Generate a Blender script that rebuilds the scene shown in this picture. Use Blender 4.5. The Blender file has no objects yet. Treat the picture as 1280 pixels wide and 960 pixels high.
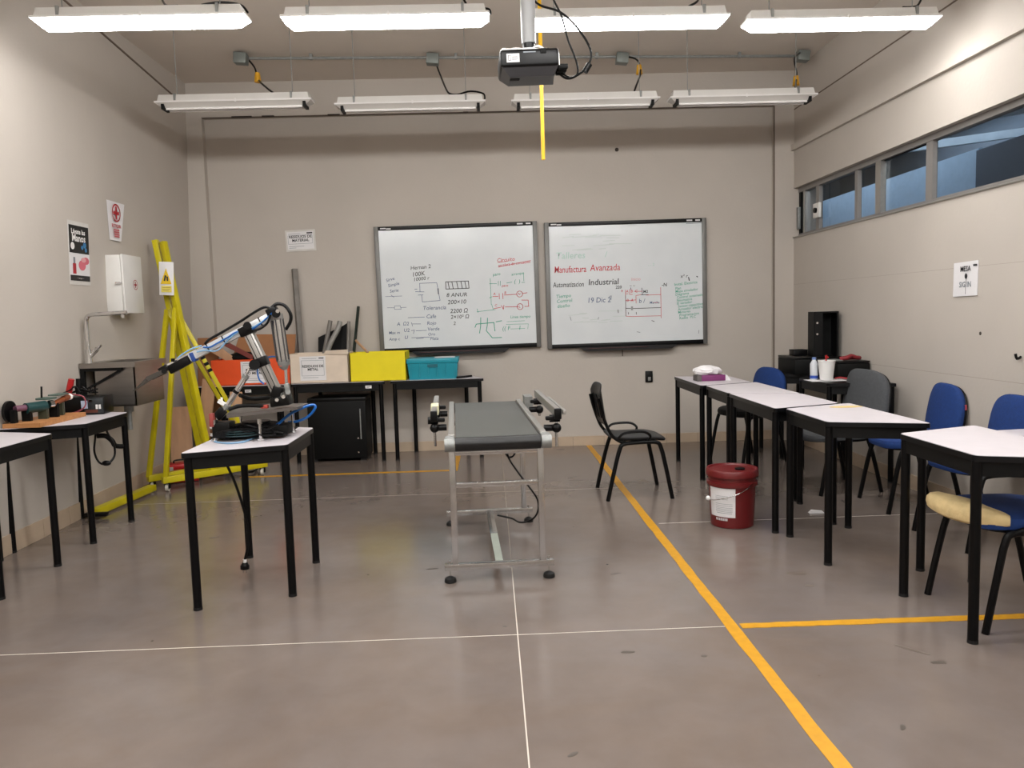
import bpy, bmesh, math, random
from mathutils import Vector, Matrix, Euler
random.seed(7)
PI = math.pi
S = bpy.context.scene
COL = S.collection

# ------------------------------------------------------------------ camera, world, exposure
cam_d = bpy.data.cameras.new('camera'); cam = bpy.data.objects.new('camera', cam_d); COL.objects.link(cam)
YAW, PITCH, ROLL, FPX = .0259, .089, .029, 977.88
fw = Vector((math.sin(YAW)*math.cos(PITCH), math.cos(YAW)*math.cos(PITCH), -math.sin(PITCH)))
r0 = Vector((math.cos(YAW), -math.sin(YAW), 0)); u0 = r0.cross(fw)
rr = math.cos(ROLL)*r0 - math.sin(ROLL)*u0; uu = math.sin(ROLL)*r0 + math.cos(ROLL)*u0
m = Matrix((rr, uu, -fw)).transposed().to_4x4(); m.translation = (0, 0, 1.4)
cam.matrix_world = m
cam_d.sensor_width = 36; cam_d.lens = FPX/1280*36; cam_d.clip_end = 60; cam_d.clip_start = .05
S.camera = cam
w = bpy.data.worlds.new('world'); S.world = w; w.use_nodes = True
w.node_tree.nodes['Background'].inputs[0].default_value = (.5, .6, .75, 1)
w.node_tree.nodes['Background'].inputs[1].default_value = .15
vs = S.view_settings
vs.view_transform = 'Standard'; vs.look = 'None'; vs.gamma = 1; vs.use_curve_mapping = False
vs.exposure = 0.0
LAMP = 45.0

# ------------------------------------------------------------------ materials
def srgb(h):
    if isinstance(h, str):
        h = [int(h[i:i+2], 16) for i in (0, 2, 4)]
    return tuple(((v/255)/12.92 if v/255 <= .04045 else ((v/255+.055)/1.055)**2.4) for v in h) + (1,)
MATS = {}
def M(name, col, rough=.5, metal=0, var=.06, scale=8, bump=0, bscale=60, emit=0, col2=None, spec=None, stretch=None, rvar=0, coat=0):
    if name in MATS: return MATS[name]
    mt = bpy.data.materials.new(name); mt.use_nodes = True; nt = mt.node_tree; N = nt.nodes; L = nt.links
    b = N['Principled BSDF']; c = srgb(col)
    b.inputs['Roughness'].default_value = rough; b.inputs['Metallic'].default_value = metal
    if spec is not None: b.inputs['Specular IOR Level'].default_value = spec
    if coat: b.inputs['Coat Weight'].default_value = coat; b.inputs['Coat Roughness'].default_value = .08
    tc = N.new('ShaderNodeTexCoord'); vec = tc.outputs['Object']
    if stretch:
        mp = N.new('ShaderNodeMapping'); mp.inputs['Scale'].default_value = stretch; L.new(vec, mp.inputs[0]); vec = mp.outputs[0]
    nz = N.new('ShaderNodeTexNoise'); nz.inputs['Scale'].default_value = scale; nz.inputs['Detail'].default_value = 5; L.new(vec, nz.inputs[0])
    mx = N.new('ShaderNodeMix'); mx.data_type = 'RGBA'
    rp = N.new('ShaderNodeMapRange'); rp.inputs[1].default_value = .3; rp.inputs[2].default_value = .7
    L.new(nz.outputs[0], rp.inputs[0]); L.new(rp.outputs[0], mx.inputs[0])
    if col2 is None:
        ca = tuple(min(1, v*(1+var)) for v in c[:3])+(1,); cb = tuple(v*(1-var) for v in c[:3])+(1,)
    else: ca, cb = c, srgb(col2)
    mx.inputs[6].default_value = ca; mx.inputs[7].default_value = cb
    L.new(mx.outputs[2], b.inputs['Base Color'])
    if rvar:
        r2 = N.new('ShaderNodeMapRange'); r2.inputs[3].default_value = rough-rvar; r2.inputs[4].default_value = rough+rvar
        L.new(rp.outputs[0], r2.inputs[0]); L.new(r2.outputs[0], b.inputs['Roughness'])
    if bump:
        n2 = N.new('ShaderNodeTexNoise'); n2.inputs['Scale'].default_value = bscale; n2.inputs['Detail'].default_value = 4; L.new(vec, n2.inputs[0])
        bp = N.new('ShaderNodeBump'); bp.inputs['Strength'].default_value = bump; bp.inputs['Distance'].default_value = .01
        L.new(n2.outputs[0], bp.inputs['Height']); L.new(bp.outputs[0], b.inputs['Normal'])
    if emit:
        b.inputs['Emission Color'].default_value = c if not isinstance(emit, tuple) else srgb(emit[1])
        b.inputs['Emission Strength'].default_value = emit if not isinstance(emit, tuple) else emit[0]
    MATS[name] = mt; return mt

WALL = M('painted_block_wall', 'b9b1a8', .82, var=.035, scale=1.6, bump=.12, bscale=35)
CEIL = M('ceiling_paint', 'cfc5ba', .85, var=.04, scale=1.2, bump=.1, bscale=20)
BASE = M('baseboard_tile', 'b8a48e', .4, var=.08, scale=5)
GROUT = M('grout', '8d8074', .8)
BLK = M('black_powdercoat', '030304', .42, var=.2, spec=.2)
BLKP = M('black_plastic', '060607', .36, var=.1, spec=.25)
BLKM = M('black_matte', '070707', .6, var=.15, spec=.2)
RUB = M('black_rubber', '0a0a0a', .6)
WLAM = M('white_laminate', 'c9c3c8', .35, var=.03, scale=12)
EDGE = M('black_edging', '08090c', .38, spec=.3)
APRON = M('frame_grey_black', '08090a', .45, var=.1, spec=.25)
ALU = M('aluminium', 'c8c8c8', .2, 1, var=.05, scale=30)
ALUS = M('brushed_aluminium', 'b4b2ae', .38, .85, var=.05, scale=30, stretch=(1, 12, 1))
CHR = M('chrome', 'd8d8d8', .12, 1)
STEEL = M('stainless_steel', '98928c', .32, .9, var=.06, scale=6, stretch=(1, 1, 9))
GALV = M('galvanised', '8f918f', .5, .6, var=.12, scale=40)
BELT = M('belt_rubber', '4a4b48', .48, var=.05, scale=4)
BELTD = M('belt_black', '0c0c0d', .35)
YEL = M('yellow_enamel', 'c9bb10', .35, var=.07, scale=5, col2='b5a60c')
YTAPE = M('yellow_floor_paint', 'c58e12', .45, var=.08, scale=25)
YSTRIP = M('yellow_plastic', 'd2a400', .5)
YBOX = M('yellow_bin', 'e4d200', .55, var=.03)
TEAL = M('teal_plastic', '118a9c', .42)
ORG = M('orange_bin', 'e2501c', .5)
CREAM = M('cream_card', 'd6c6b4', .7)
WPAP = M('white_paper', 'dcdadb', .55, var=.02)
CARD = M('cardboard', '9a6a45', .8, var=.1, scale=6)
WOOD = M('plywood', 'bd9472', .65, var=.1, scale=5, stretch=(4, 4, .7))
WOOD2 = M('pine_board', 'b07a4a', .55, var=.18, scale=6, stretch=(1, 6, 6))
WHT = M('white_enamel', 'd8d6d2', .4, var=.02)
WHTP = M('white_plastic', 'e6e4e2', .35, var=.02)
BLUEF = M('blue_fabric', '09306c', .85, var=.12, scale=60, bump=.25, bscale=300)
GREYF = M('grey_fabric', '45474a', .85, var=.1, scale=60, bump=.25, bscale=300)
FOAM = M('yellow_foam', 'd6bd8a', .85, var=.12, scale=14, bump=.5, bscale=35)
RED = M('red_plastic', 'a81a1c', .4)
BRED = M('bucket_red', '621618', .36, var=.04)
REDP = M('red_print', 'b02430', .6)
BRD = M('whiteboard', 'd8dcde', .16, var=.02, scale=3, col2='d0d5d8')
FRM = M('grey_frame', '6e6d6a', .45, .3)
INK = M('black_ink', '1c1c20', .6)
INKG = M('grey_ink', '80868c', .6)
INKB = M('blue_ink', '48597c', .6)
INKR = M('red_ink', 'c03540', .6)
INKR2 = M('faded_red_ink', 'cf9da2', .6)
INKN = M('green_ink', '3b9a80', .6)
INKN2 = M('faded_green_ink', 'a9c9bf', .6)
SMUDGE = M('ink_smudge', 'c2cbc9', .5, var=.02)
BLUET = M('blue_tubing', '1560b0', .3)
BLUEL = M('pale_blue_tubing', '7da6c8', .3)
GRN = M('green_enamel', '12393a', .35)
OLV = M('olive_bracket', '3c3f30', .5)
PIPEG = M('grey_pvc', '77726c', .6, var=.15, scale=12)
SPLASTIC = M('clear_sleeve', 'd0cdc8', .15)
DOT = M('dirt', '3a322c', .8)
PURP = M('purple_box', '702a60', .5)
BLUEP = M('blue_print', '2e74a6', .5)
PINK = M('pink_print', 'cf6a78', .6)
YPR = M('yellow_print', 'd9b400', .5)
WOODH = M('varnished_wood', '7d3f1e', .4, var=.2, scale=20, stretch=(1, 5, 5))
FLATB = M('poster_black', '06080b', .45)
NBLUE = M('pale_blue_wall', 'a8bccb', .7)
NGREY = M('hall_grey', '454c52', .8, var=.2, scale=1)

def floor_mat():
    mt = bpy.data.materials.new('polished_concrete'); mt.use_nodes = True; nt = mt.node_tree; N = nt.nodes; L = nt.links
    b = N['Principled BSDF']; tc = N.new('ShaderNodeTexCoord')
    def noise(sc, det=6, rough=.6, dist=0):
        n = N.new('ShaderNodeTexNoise'); n.inputs['Scale'].default_value = sc; n.inputs['Detail'].default_value = det
        n.inputs['Roughness'].default_value = rough; n.inputs['Distortion'].default_value = dist; L.new(tc.outputs['Object'], n.inputs[0]); return n
    n1 = noise(.9, 6, .65, .6); n2 = noise(5, 3, .55, .3)
    r1 = N.new('ShaderNodeMapRange'); r1.inputs[1].default_value = .32; r1.inputs[2].default_value = .68; L.new(n1.outputs[0], r1.inputs[0])
    r2 = N.new('ShaderNodeMapRange'); r2.inputs[1].default_value = .3; r2.inputs[2].default_value = .7; L.new(n2.outputs[0], r2.inputs[0])
    m1 = N.new('ShaderNodeMix'); m1.data_type = 'RGBA'; m1.inputs[6].default_value = srgb('71645b'); m1.inputs[7].default_value = srgb('736a66'); L.new(r1.outputs[0], m1.inputs[0])
    m2 = N.new('ShaderNodeMix'); m2.data_type = 'RGBA'; m2.blend_type = 'MULTIPLY'; m2.inputs[0].default_value = 1
    cr = N.new('ShaderNodeMix'); cr.data_type = 'RGBA'; cr.inputs[6].default_value = (.93, .925, .92, 1); cr.inputs[7].default_value = (1.05, 1.05, 1.05, 1); L.new(r2.outputs[0], cr.inputs[0])
    L.new(m1.outputs[2], m2.inputs[6]); L.new(cr.outputs[2], m2.inputs[7])
    # small dark pits and scuffs
    v = N.new('ShaderNodeTexVoronoi'); v.inputs['Scale'].default_value = 2.2; L.new(tc.outputs['Object'], v.inputs['Vector']); r3 = N.new('ShaderNodeMapRange'); r3.inputs[1].default_value = .022; r3.inputs[2].default_value = .012; L.new(v.outputs['Distance'], r3.inputs[0])
    m3 = N.new('ShaderNodeMix'); m3.data_type = 'RGBA'; m3.inputs[7].default_value = srgb('50473f'); L.new(r3.outputs[0], m3.inputs[0]); L.new(m2.outputs[2], m3.inputs[6])
    L.new(m3.outputs[2], b.inputs['Base Color'])
    r4 = N.new('ShaderNodeMapRange'); r4.inputs[3].default_value = .17; r4.inputs[4].default_value = .2; L.new(r2.outputs[0], r4.inputs[0]); L.new(r4.outputs[0], b.inputs['Roughness'])
    b.inputs['Specular IOR Level'].default_value = .55
    return mt
FLOOR = floor_mat()
def glass_mat():
    mt = bpy.data.materials.new('window_glass'); mt.use_nodes = True; nt = mt.node_tree; N = nt.nodes; L = nt.links
    N.remove(N['Principled BSDF'])
    t = N.new('ShaderNodeBsdfTransparent'); t.inputs[0].default_value = (.74, .79, .83, 1)
    g = N.new('ShaderNodeBsdfGlossy'); g.inputs['Roughness'].default_value = .03; g.inputs[0].default_value = (.8, .88, .95, 1)
    lw = N.new('ShaderNodeLayerWeight'); lw.inputs[0].default_value = .5
    p4 = N.new('ShaderNodeMath'); p4.operation = 'POWER'; p4.inputs[1].default_value = 4; L.new(lw.outputs['Facing'], p4.inputs[0])
    f = N.new('ShaderNodeMath'); f.operation = 'MULTIPLY_ADD'; f.inputs[1].default_value = .6; f.inputs[2].default_value = .03; L.new(p4.outputs[0], f.inputs[0]); x = N.new('ShaderNodeMixShader')
    L.new(f.outputs[0], x.inputs[0]); L.new(t.outputs[0], x.inputs[1]); L.new(g.outputs[0], x.inputs[2]); L.new(x.outputs[0], N['Material Output'].inputs[0])
    return mt
GLASS = glass_mat()
LIT = M('lit_diffuser', 'ffffff', .4, emit=(LAMP, (252, 251, 249)))
DIFF = M('unlit_diffuser', 'c2beb9', .2, var=.02)

# ------------------------------------------------------------------ geometry helper
def smooth_pts(p, n=6, closed=False):
    p = [Vector(q) for q in p]; out = []; L_ = len(p)
    if L_ < 3: return p
    rng = range(L_) if closed else range(L_-1)
    for i in rng:
        if closed: a, b, c, d = p[(i-1) % L_], p[i], p[(i+1) % L_], p[(i+2) % L_]
        else: a, b, c, d = p[max(i-1, 0)], p[i], p[i+1], p[min(i+2, L_-1)]
        for k in range(n):
            t = k/n
            out.append(.5*((2*b)+(-a+c)*t+(2*a-5*b+4*c-d)*t*t+(-a+3*b-3*c+d)*t**3))
    if not closed: out.append(p[-1])
    return out
class G:
    def __init__(s): s.bm = bmesh.new()
    def box(s, c, d, rot=None, bev=0, seg=2):
        mt = Matrix.Translation(c) @ (Euler(rot).to_matrix().to_4x4() if rot else Matrix()) @ Matrix.Diagonal((d[0], d[1], d[2], 1))
        r = bmesh.ops.create_cube(s.bm, size=1, matrix=mt)
        if bev:
            es = list({e for v in r['verts'] for e in v.link_edges})
            bmesh.ops.bevel(s.bm, geom=es, offset=bev, segments=seg, affect='EDGES', profile=.5)
        return s
    def bb(s, x0, x1, y0, y1, z0, z1, bev=0):
        return s.box(((x0+x1)/2, (y0+y1)/2, (z0+z1)/2), (abs(x1-x0), abs(y1-y0), abs(z1-z0)), None, bev)
    def beam(s, a, b, wd, ht, roll=0, bev=0):
        a = Vector(a); b = Vector(b); d = b-a; q = d.to_track_quat('Z', 'Y')
        mt = Matrix.Translation((a+b)/2) @ q.to_matrix().to_4x4() @ Matrix.Rotation(roll, 4, 'Z') @ Matrix.Diagonal((wd, ht, d.length, 1))
        r = bmesh.ops.create_cube(s.bm, size=1, matrix=mt)
        if bev:
            es = list({e for v in r['verts'] for e in v.link_edges})
            bmesh.ops.bevel(s.bm, geom=es, offset=bev, segments=2, affect='EDGES', profile=.5)
        return s
    def cyl(s, a, b, r, r2=None, seg=16):
        a = Vector(a); b = Vector(b); d = b-a; q = d.to_track_quat('Z', 'Y')
        mt = Matrix.Translation((a+b)/2) @ q.to_matrix().to_4x4()
        bmesh.ops.create_cone(s.bm, cap_ends=True, segments=seg, radius1=r, radius2=r if r2 is None else r2, depth=d.length, matrix=mt); return s
    def sph(s, c, r, sc=(1, 1, 1), seg=14):
        bmesh.ops.create_uvsphere(s.bm, u_segments=seg, v_segments=max(6, seg//2), radius=r, matrix=Matrix.Translation(c) @ Matrix.Diagonal((*sc, 1))); return s
    def tube(s, pts, r, seg=8, sm=5, closed=False):
        p = smooth_pts(pts, sm, closed) if sm else [Vector(q) for q in pts]
        n = len(p); rings = []; T0 = None; nrm = None
        for i in range(n):
            if closed: t = (p[(i+1) % n]-p[i-1])
            else: t = p[min(i+1, n-1)]-p[max(i-1, 0)]
            if t.length < 1e-9: t = Vector((0, 0, 1))
            t.normalize()
            if nrm is None:
                nrm = t.orthogonal().normalized()
            else: nrm = (nrm - t*nrm.dot(t)); nrm = nrm.normalized() if nrm.length > 1e-6 else t.orthogonal().normalized()
            bn = t.cross(nrm)
            rings.append([s.bm.verts.new(p[i]+nrm*(r*math.cos(2*PI*k/seg))+bn*(r*math.sin(2*PI*k/seg))) for k in range(seg)])
        for i in range(n if closed else n-1):
            A = rings[i]; B = rings[(i+1) % n]
            for k in range(seg): s.bm.faces.new((A[k], A[(k+1) % seg], B[(k+1) % seg], B[k]))
        if not closed: s.bm.faces.new(rings[0][::-1]); s.bm.faces.new(rings[-1])
        return s
    def prism(s, poly, z0, z1, mt=None, bev=0):
        f = mt or Matrix()
        A = [s.bm.verts.new(f @ Vector((x, y, z0))) for x, y in poly]; B = [s.bm.verts.new(f @ Vector((x, y, z1))) for x, y in poly]
        n = len(poly); fs = [s.bm.faces.new(A[::-1]), s.bm.faces.new(B)]
        for i in range(n): fs.append(s.bm.faces.new((A[i], A[(i+1) % n], B[(i+1) % n], B[i])))
        if bev: bmesh.ops.bevel(s.bm, geom=list(fs[1].edges), offset=bev, segments=2, affect='EDGES', profile=.5)
        return s
    def hull8(s, P):   # P: 4 bottom + 4 top corners, same winding
        v = [s.bm.verts.new(q) for q in P]
        for f in ((3, 2, 1, 0), (4, 5, 6, 7), (0, 1, 5, 4), (1, 2, 6, 5), (2, 3, 7, 6), (3, 0, 4, 7)): s.bm.faces.new([v[i] for i in f])
        return s
    def rings(s, R, cap=True):
        V = [[s.bm.verts.new(q) for q in r] for r in R]; n = len(R[0])
        for i in range(len(V)-1):
            for k in range(n): s.bm.faces.new((V[i][k], V[i][(k+1) % n], V[i+1][(k+1) % n], V[i+1][k]))
        if cap: s.bm.faces.new(V[0][::-1]); s.bm.faces.new(V[-1])
        return s
    def pane(s, x, y0, y1, z0, z1):
        s.bm.faces.new([s.bm.verts.new(q) for q in ((x, y0, z0), (x, y1, z0), (x, y1, z1), (x, y0, z1))]); return s
    def lathe(s, prof, c=(0, 0, 0), seg=32, cap=True):
        c = Vector(c)
        return s.rings([[c+Vector((r*math.cos(2*PI*k/seg), r*math.sin(2*PI*k/seg), z)) for k in range(seg)] for r, z in prof], cap)
    def pad(s, poly, t, mt=None, bend=None, puff=.35):
        mt = mt or Matrix(); R = []
        for sc, z in ((.9, 0), (.985, .12*t), (1, .4*t), (1, .6*t), (.97, .85*t), (.88, t), (.6, t*(1+puff*.25)), (.25, t*(1+puff*.32))):
            ring = []
            for x, y in poly:
                q = Vector((x*sc, y*sc, z))
                if bend: q.z += bend(q.x, q.y)
                ring.append(mt @ q)
            R.append(ring)
        return s.rings(R)
def selp(a, b, n=4, N=36, taper=0):
    o = []
    for k in range(N):
        t = 2*PI*k/N; c, d = math.cos(t), math.sin(t)
        x = a*math.copysign(abs(c)**(2/n), c); y = b*math.copysign(abs(d)**(2/n), d)
        o.append((x*(1-taper*y/b), y))
    return o

def chain(o):
    mt = Matrix()
    while o: mt = o.matrix_basis @ mt; o = o.parent
    return mt
def obj(name, g, mat, parent=None, world=False, loc=None, rot=None, sharp=35):
    me = bpy.data.meshes.new(name); bm = g.bm
    if world and parent: bm.transform(chain(parent).inverted())
    if parent is None and loc is not None and rot is None and world: bm.transform(Matrix.Translation(loc).inverted())
    bmesh.ops.recalc_face_normals(bm, faces=bm.faces); bm.to_mesh(me); bm.free()
    for p in me.polygons: p.use_smooth = True
    me.set_sharp_from_angle(angle=math.radians(sharp))
    for q in (mat if isinstance(mat, (list, tuple)) else [mat]): me.materials.append(q)
    o = bpy.data.objects.new(name, me); COL.objects.link(o)
    if parent: o.parent = parent
    elif loc is not None: o.location = loc
    if rot: o.rotation_euler = rot
    return o
def tag(o, label, cat, group=None):
    o['label'] = label; o['category'] = cat
    if group: o['group'] = group
    return o
def thing(name, label, cat, loc=(0, 0, 0), rot=(0, 0, 0), group=None):
    o = bpy.data.objects.new(name, None); o.empty_display_size = .1; COL.objects.link(o); o.location = loc; o.rotation_euler = rot
    return tag(o, label, cat, group)
def struct(name, g, mat, parent=None, **k):
    o = obj(name, g, mat, parent, **k)
    if not parent: o['kind'] = 'structure'
    return o
def dup(root, loc, rot, label, group=None):
    def cp(o, par):
        c = o.copy(); COL.objects.link(c)
        if par: c.parent = par
        for ch in list(o.children): cp(ch, c)
        return c
    r = cp(root, None); r.location = loc; r.rotation_euler = rot; r['label'] = label
    if group: r['group'] = group
    return r
def text(name, body, size, mat, parent, loc, rot=(PI/2, 0, 0), align='CENTER', sx=1, shear=0, thick=0, space=1, lines=1):
    cu = bpy.data.curves.new(name, 'FONT'); cu.body = body; cu.size = size; cu.align_x = align; cu.align_y = 'CENTER'; cu.shear = shear
    cu.offset = thick; cu.resolution_u = 2; cu.space_character = space; cu.space_line = lines
    t = bpy.data.objects.new(name, cu); me = bpy.data.meshes.new_from_object(t); bpy.data.objects.remove(t); bpy.data.curves.remove(cu)
    me.materials.clear(); me.materials.append(mat)
    o = bpy.data.objects.new(name, me); COL.objects.link(o); o.parent = parent; o.location = loc; o.rotation_euler = rot; o.scale = (sx, 1, 1)
    return o
def flat(pts_list, wd, y=-.0, th=.0006):
    """strokes of polylines in the local XZ plane, facing -Y"""
    g = G()
    for pts in pts_list:
        for (a, b) in zip(pts, pts[1:]):
            d = Vector((b[0]-a[0], 0, b[1]-a[1])); L_ = d.length
            if L_ < 1e-6: continue
            d /= L_; n = Vector((-d.z, 0, d.x))*wd/2
            A = Vector((a[0], y, a[1]))-d*wd*.3; B = Vector((b[0], y, b[1]))+d*wd*.3
            v = [g.bm.verts.new(q) for q in (A-n, B-n, B+n, A+n)]; f = g.bm.faces.new(v)
    return g
def sheet(x0, x1, z0, z1, y, th=.001): return G().bb(x0, x1, y, y+th, z0, z1)
def disc(cx, cz, r, y, th=.0008, seg=20, sz=1):
    return G().prism([(cx+r*math.cos(2*PI*k/seg), cz+r*sz*math.sin(2*PI*k/seg)) for k in range(seg)], -th, 0, Matrix(((1, 0, 0, 0), (0, 0, 1, y), (0, 1, 0, 0), (0, 0, 0, 1))))
def ringd(cx, cz, r, wd, y, seg=28):
    return flat([[(cx+r*math.cos(2*PI*k/seg), cz+r*math.sin(2*PI*k/seg)) for k in range(seg+1)]], wd, y)

# ------------------------------------------------------------------ room shell
D = 8.134; XL = -3.07; XR = 3.148; ZC = 3.767; YB = -3.2; LEAN = .035
def xw(z): return XL+LEAN*z
struct('floor', G().bb(-3.4, 3.5, YB, D+.15, -.1, 0), FLOOR)
fl = bpy.data.objects['floor']
g = G(); yj = 3.318
for a, b in ((-3.0, 1.0),): g.bb(a, b, yj-.0025, yj+.0025, 0, .0006)
g.bb(1.07, 3.1, 5.02-.003, 5.02+.003, 0, .0006)
obj('floor_joint', g, M('joint_filler', 'c9bfb4', .7), fl)
obj('floor_joint', G().bb(.0765, .0815, 1.0, 4.3, 0, .0006), MATS['joint_filler'], fl)
obj('floor_joint', G().bb(.077, .081, 4.3, 8.04, 0, .0005), GROUT, fl)
obj('floor_joint', G().bb(-2.9, 1.0, 6.10, 6.106, 0, .0005), M('thin_joint', 'a79c92', .7), fl)
for k_, (p_, rx, ry, a_) in enumerate((((-0.365, 4.263, 0.000), .035, .008, .1), ((0.633, 4.068, 0.000), .03, .007, .3), ((0.024, 3.415, 0.000), .01, .01, 0), ((1.566, 3.962, 0.000), .05, .025, 0), ((1.563, 3.779, 0.000), .025, .012, 0), ((0.221, 2.369, 0.000), .022, .008, .6), ((1.324, 2.444, 0.000), .02, .008, 1.0), ((1.667, 3.015, -0.000), .07, .012, -.9), ((1.706, 2.894, 0.000), .03, .018, 0), ((0.679, 7.931, 0.000), .05, .02, 0), ((0.526, 3.099, 0.000), .03, .01, .1), ((0.824, 3.034, 0.000), .012, .008, 0), ((-1.851, 5.067, 0.000), .03, .01, .2), ((0.680, 6.445, 0.000), .06, .01, 0))):
    gq = G().prism([(p_[0]+rx*math.cos(t_)*math.cos(a_)-ry*math.sin(t_)*math.sin(a_)*(1+.3*math.sin(3*t_+k_)), p_[1]+rx*math.cos(t_)*math.sin(a_)+ry*math.sin(t_)*math.cos(a_)*(1+.3*math.sin(2*t_+k_))) for t_ in [2*PI*q_/14 for q_ in range(14)]], .0002, .0008)
    obj('scuff', gq, M('scuff', '4e463f', .6) if k_ not in (3, 4, 7, 9) else M('faint_scuff', '675c54', .5), fl)
# back wall: infill recessed behind a frame of two columns and a beam
struct('wall_back', G().bb(-2.80, 2.95, D, D+.15, 0, 3.45), WALL)
wb = bpy.data.objects['wall_back']
obj('beam', G().bb(-3.3, 3.4, D-.08, D+.15, 3.43, ZC), WALL, wb)
obj('column', G().bb(-3.3, -2.80, D-.08, D+.15, 0, 3.43), WALL, wb)
obj('column', G().bb(2.95, 3.4, D-.08, D+.15, 0, 3.43), WALL, wb)
obj('joint_line', G().bb(-2.797, 2.947, D-.09, D-.05, 3.425, 3.4299), M('soft_joint', '6b6058', .9), wb)
obj('joint_line', G().bb(2.938, 2.9499, D-.0815, D-.07, .3, 3.42), MATS['soft_joint'], wb)
g = G()
for px_, wdt in ((-1.55, .12), (-.2, .05), (.9, .22), (1.45, .1), (2.1, .16), (-2.5, .2), (-2.2, .12)): g.bb(px_, px_+wdt, D-.092, D-.08, 3.424, 3.436)
obj('joint_crack', g, M('dark_joint', '2c2420', .9), wb)
g = G(); g.hull8([(XL-.15, YB, 0), (XL, YB, 0), (XL, D, 0), (XL-.15, D, 0), (xw(ZC)-.15, YB, ZC), (xw(ZC), YB, ZC), (xw(ZC), D, ZC), (xw(ZC)-.15, D, ZC)])
struct('wall_left', g, WALL); wl = bpy.data.objects['wall_left']
g = G(); g.beam((xw(3.54)+.002, D-.08, 3.54), (xw(3.72)+.004, 5.6, 3.72), .014, .012); obj('joint_line', g, M('wall_joint', '6b5d53', .9), wl)
# wall pier near the sink
g = G(); g.hull8([(XL, 3.2, 0), (XL+.03, 3.2, 0), (XL+.03, 5.80, 0), (XL, 5.80, 0), (xw(.74), 3.2, .74), (xw(.74)+.03, 3.2, .74), (xw(.74)+.03, 5.80, .74), (xw(.74), 5.80, .74)])
obj('pier', g, WALL, wl)
# right wall with window slot
Z1, Z2 = 2.105, 2.595; WY0, WY1 = 1.2, D-.08
g = G(); g.bb(XR, XR+.2, YB, D, 0, Z1); g.bb(XR, XR+.2, YB, D, Z2, ZC); g.bb(XR, XR+.2, YB, WY0, Z1, Z2)
struct('wall_right', g, WALL); wr = bpy.data.objects['wall_right']
g = G(); g.beam((XR-.002, D-.08, 3.0), (XR-.002, .5, 2.955), .06, .06); obj('ledge', g, WALL, wr)
obj('joint_line', G().bb(XR-.002, XR+.01, .5, D-.08, 3.375, 3.387), MATS['wall_joint'], wr)
obj('joint_line', G().bb(XR-.0006, XR+.01, 1, D-.08, .90, .904), M('faint_joint', 'a59b91', .9), wr)
obj('joint_line', G().bb(XR-.0006, XR+.01, 1, D-.08, 1.62, 1.623), MATS['faint_joint'], wr)
struct('wall_front', G().bb(-3.4, 3.5, YB-.15, YB, 0, ZC), WALL)
struct('ceiling', G().bb(-3.3, 3.4, YB, D+.15, ZC, ZC+.12), CEIL); ce = bpy.data.objects['ceiling']
# baseboards made of tiles
def baseboard(name, p0, p1, n_in, h=.105, tl=.33, t=.012):
    p0 = Vector(p0); p1 = Vector(p1); d = (p1-p0); L_ = d.length; d.normalize(); nn = Vector(n_in)
    a = p0+nn*.002; 
    gg = G(); P = [p0, p1, p1+nn*(t-.004), p0+nn*(t-.004)]
    gg.hull8([(q.x, q.y, .001) for q in P]+[(q.x, q.y, h-.003) for q in P])
    bs = struct(name, gg, GROUT); k = 0; s0 = 0
    proto = None
    while s0 < L_-.02:
        ln = min(tl, L_-s0)-.004
        q = p0+d*(s0+.002); P = [q, q+d*ln, q+d*ln+nn*t, q+nn*t]
        gg = G(); gg.hull8([(v.x, v.y, .001) for v in P]+[(v.x, v.y, h) for v in P]); obj('tile', gg, BASE, bs); s0 += tl
baseboard('baseboard_back', (-2.795, D, 0), (2.945, D, 0), (0, -1, 0), .1)
baseboard('baseboard_left', (XL+.03, 3.9, 0), (XL+.03, 5.80, 0), (1, 0, 0), .125)
baseboard('baseboard_left', (XL, 5.81, 0), (XL, D-.1, 0), (1, 0, 0), .12)
baseboard('baseboard_right', (XR, 3.2, 0), (XR, D-.1, 0), (-1, 0, 0), .11)

# window strip
g = G(); FX = 3.225
WFR = M('window_frame', '8b8784', .45, .3)
g.bb(FX-.03, FX+.03, WY0, WY1, Z2-.045, Z2); g.bb(FX-.03, FX+.03, WY0, WY1, Z1, Z1+.03)
win = struct('window_1', g, WFR)
def mull(y, wd, mt=WFR, dx=0): obj('mullion', G().bb(FX-.024+dx, FX+.014, y-wd/2, y+wd/2, Z1+.03, Z2-.045), mt, win)
mull(8.03, .05, BLKM); mull(7.60, .07); mull(6.80, .05); mull(6.40, .085, ALUS, -.01); mull(5.67, .085); mull(4.2, .085); mull(2.8, .07); mull(7.93, .04, ALUS)
ys = [8.005, 7.60, 6.80, 6.40, 5.67, 4.2, 2.8, 1.2]
for a, b in zip(ys, ys[1:]):
    obj('pane', G().pane(FX+.006, b+.03, a-.03, Z1+.03, Z2-.045), GLASS, win)
obj('gasket', G().bb(FX-.008, FX+.0, 5.72, 6.35, Z2-.053, Z2-.045), BLKM, win)
lt = obj('latch', G().bb(FX-.055, FX-.028, 7.50, 7.64, 2.24, 2.38, .006), WHT, win)
obj('latch_knob', G().cyl((FX-.075, 7.56, 2.31), (FX-.055, 7.56, 2.31), .025), BLKP, lt)
obj('hinge_bar', G().bb(FX-.06, FX-.03, 7.99, 8.03, 2.18, 2.40, .004), GALV, win)
obj('sill', G().bb(XR-.012, FX-.03, WY0, WY1, Z1-.012, Z1), ALUS, win)

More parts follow.
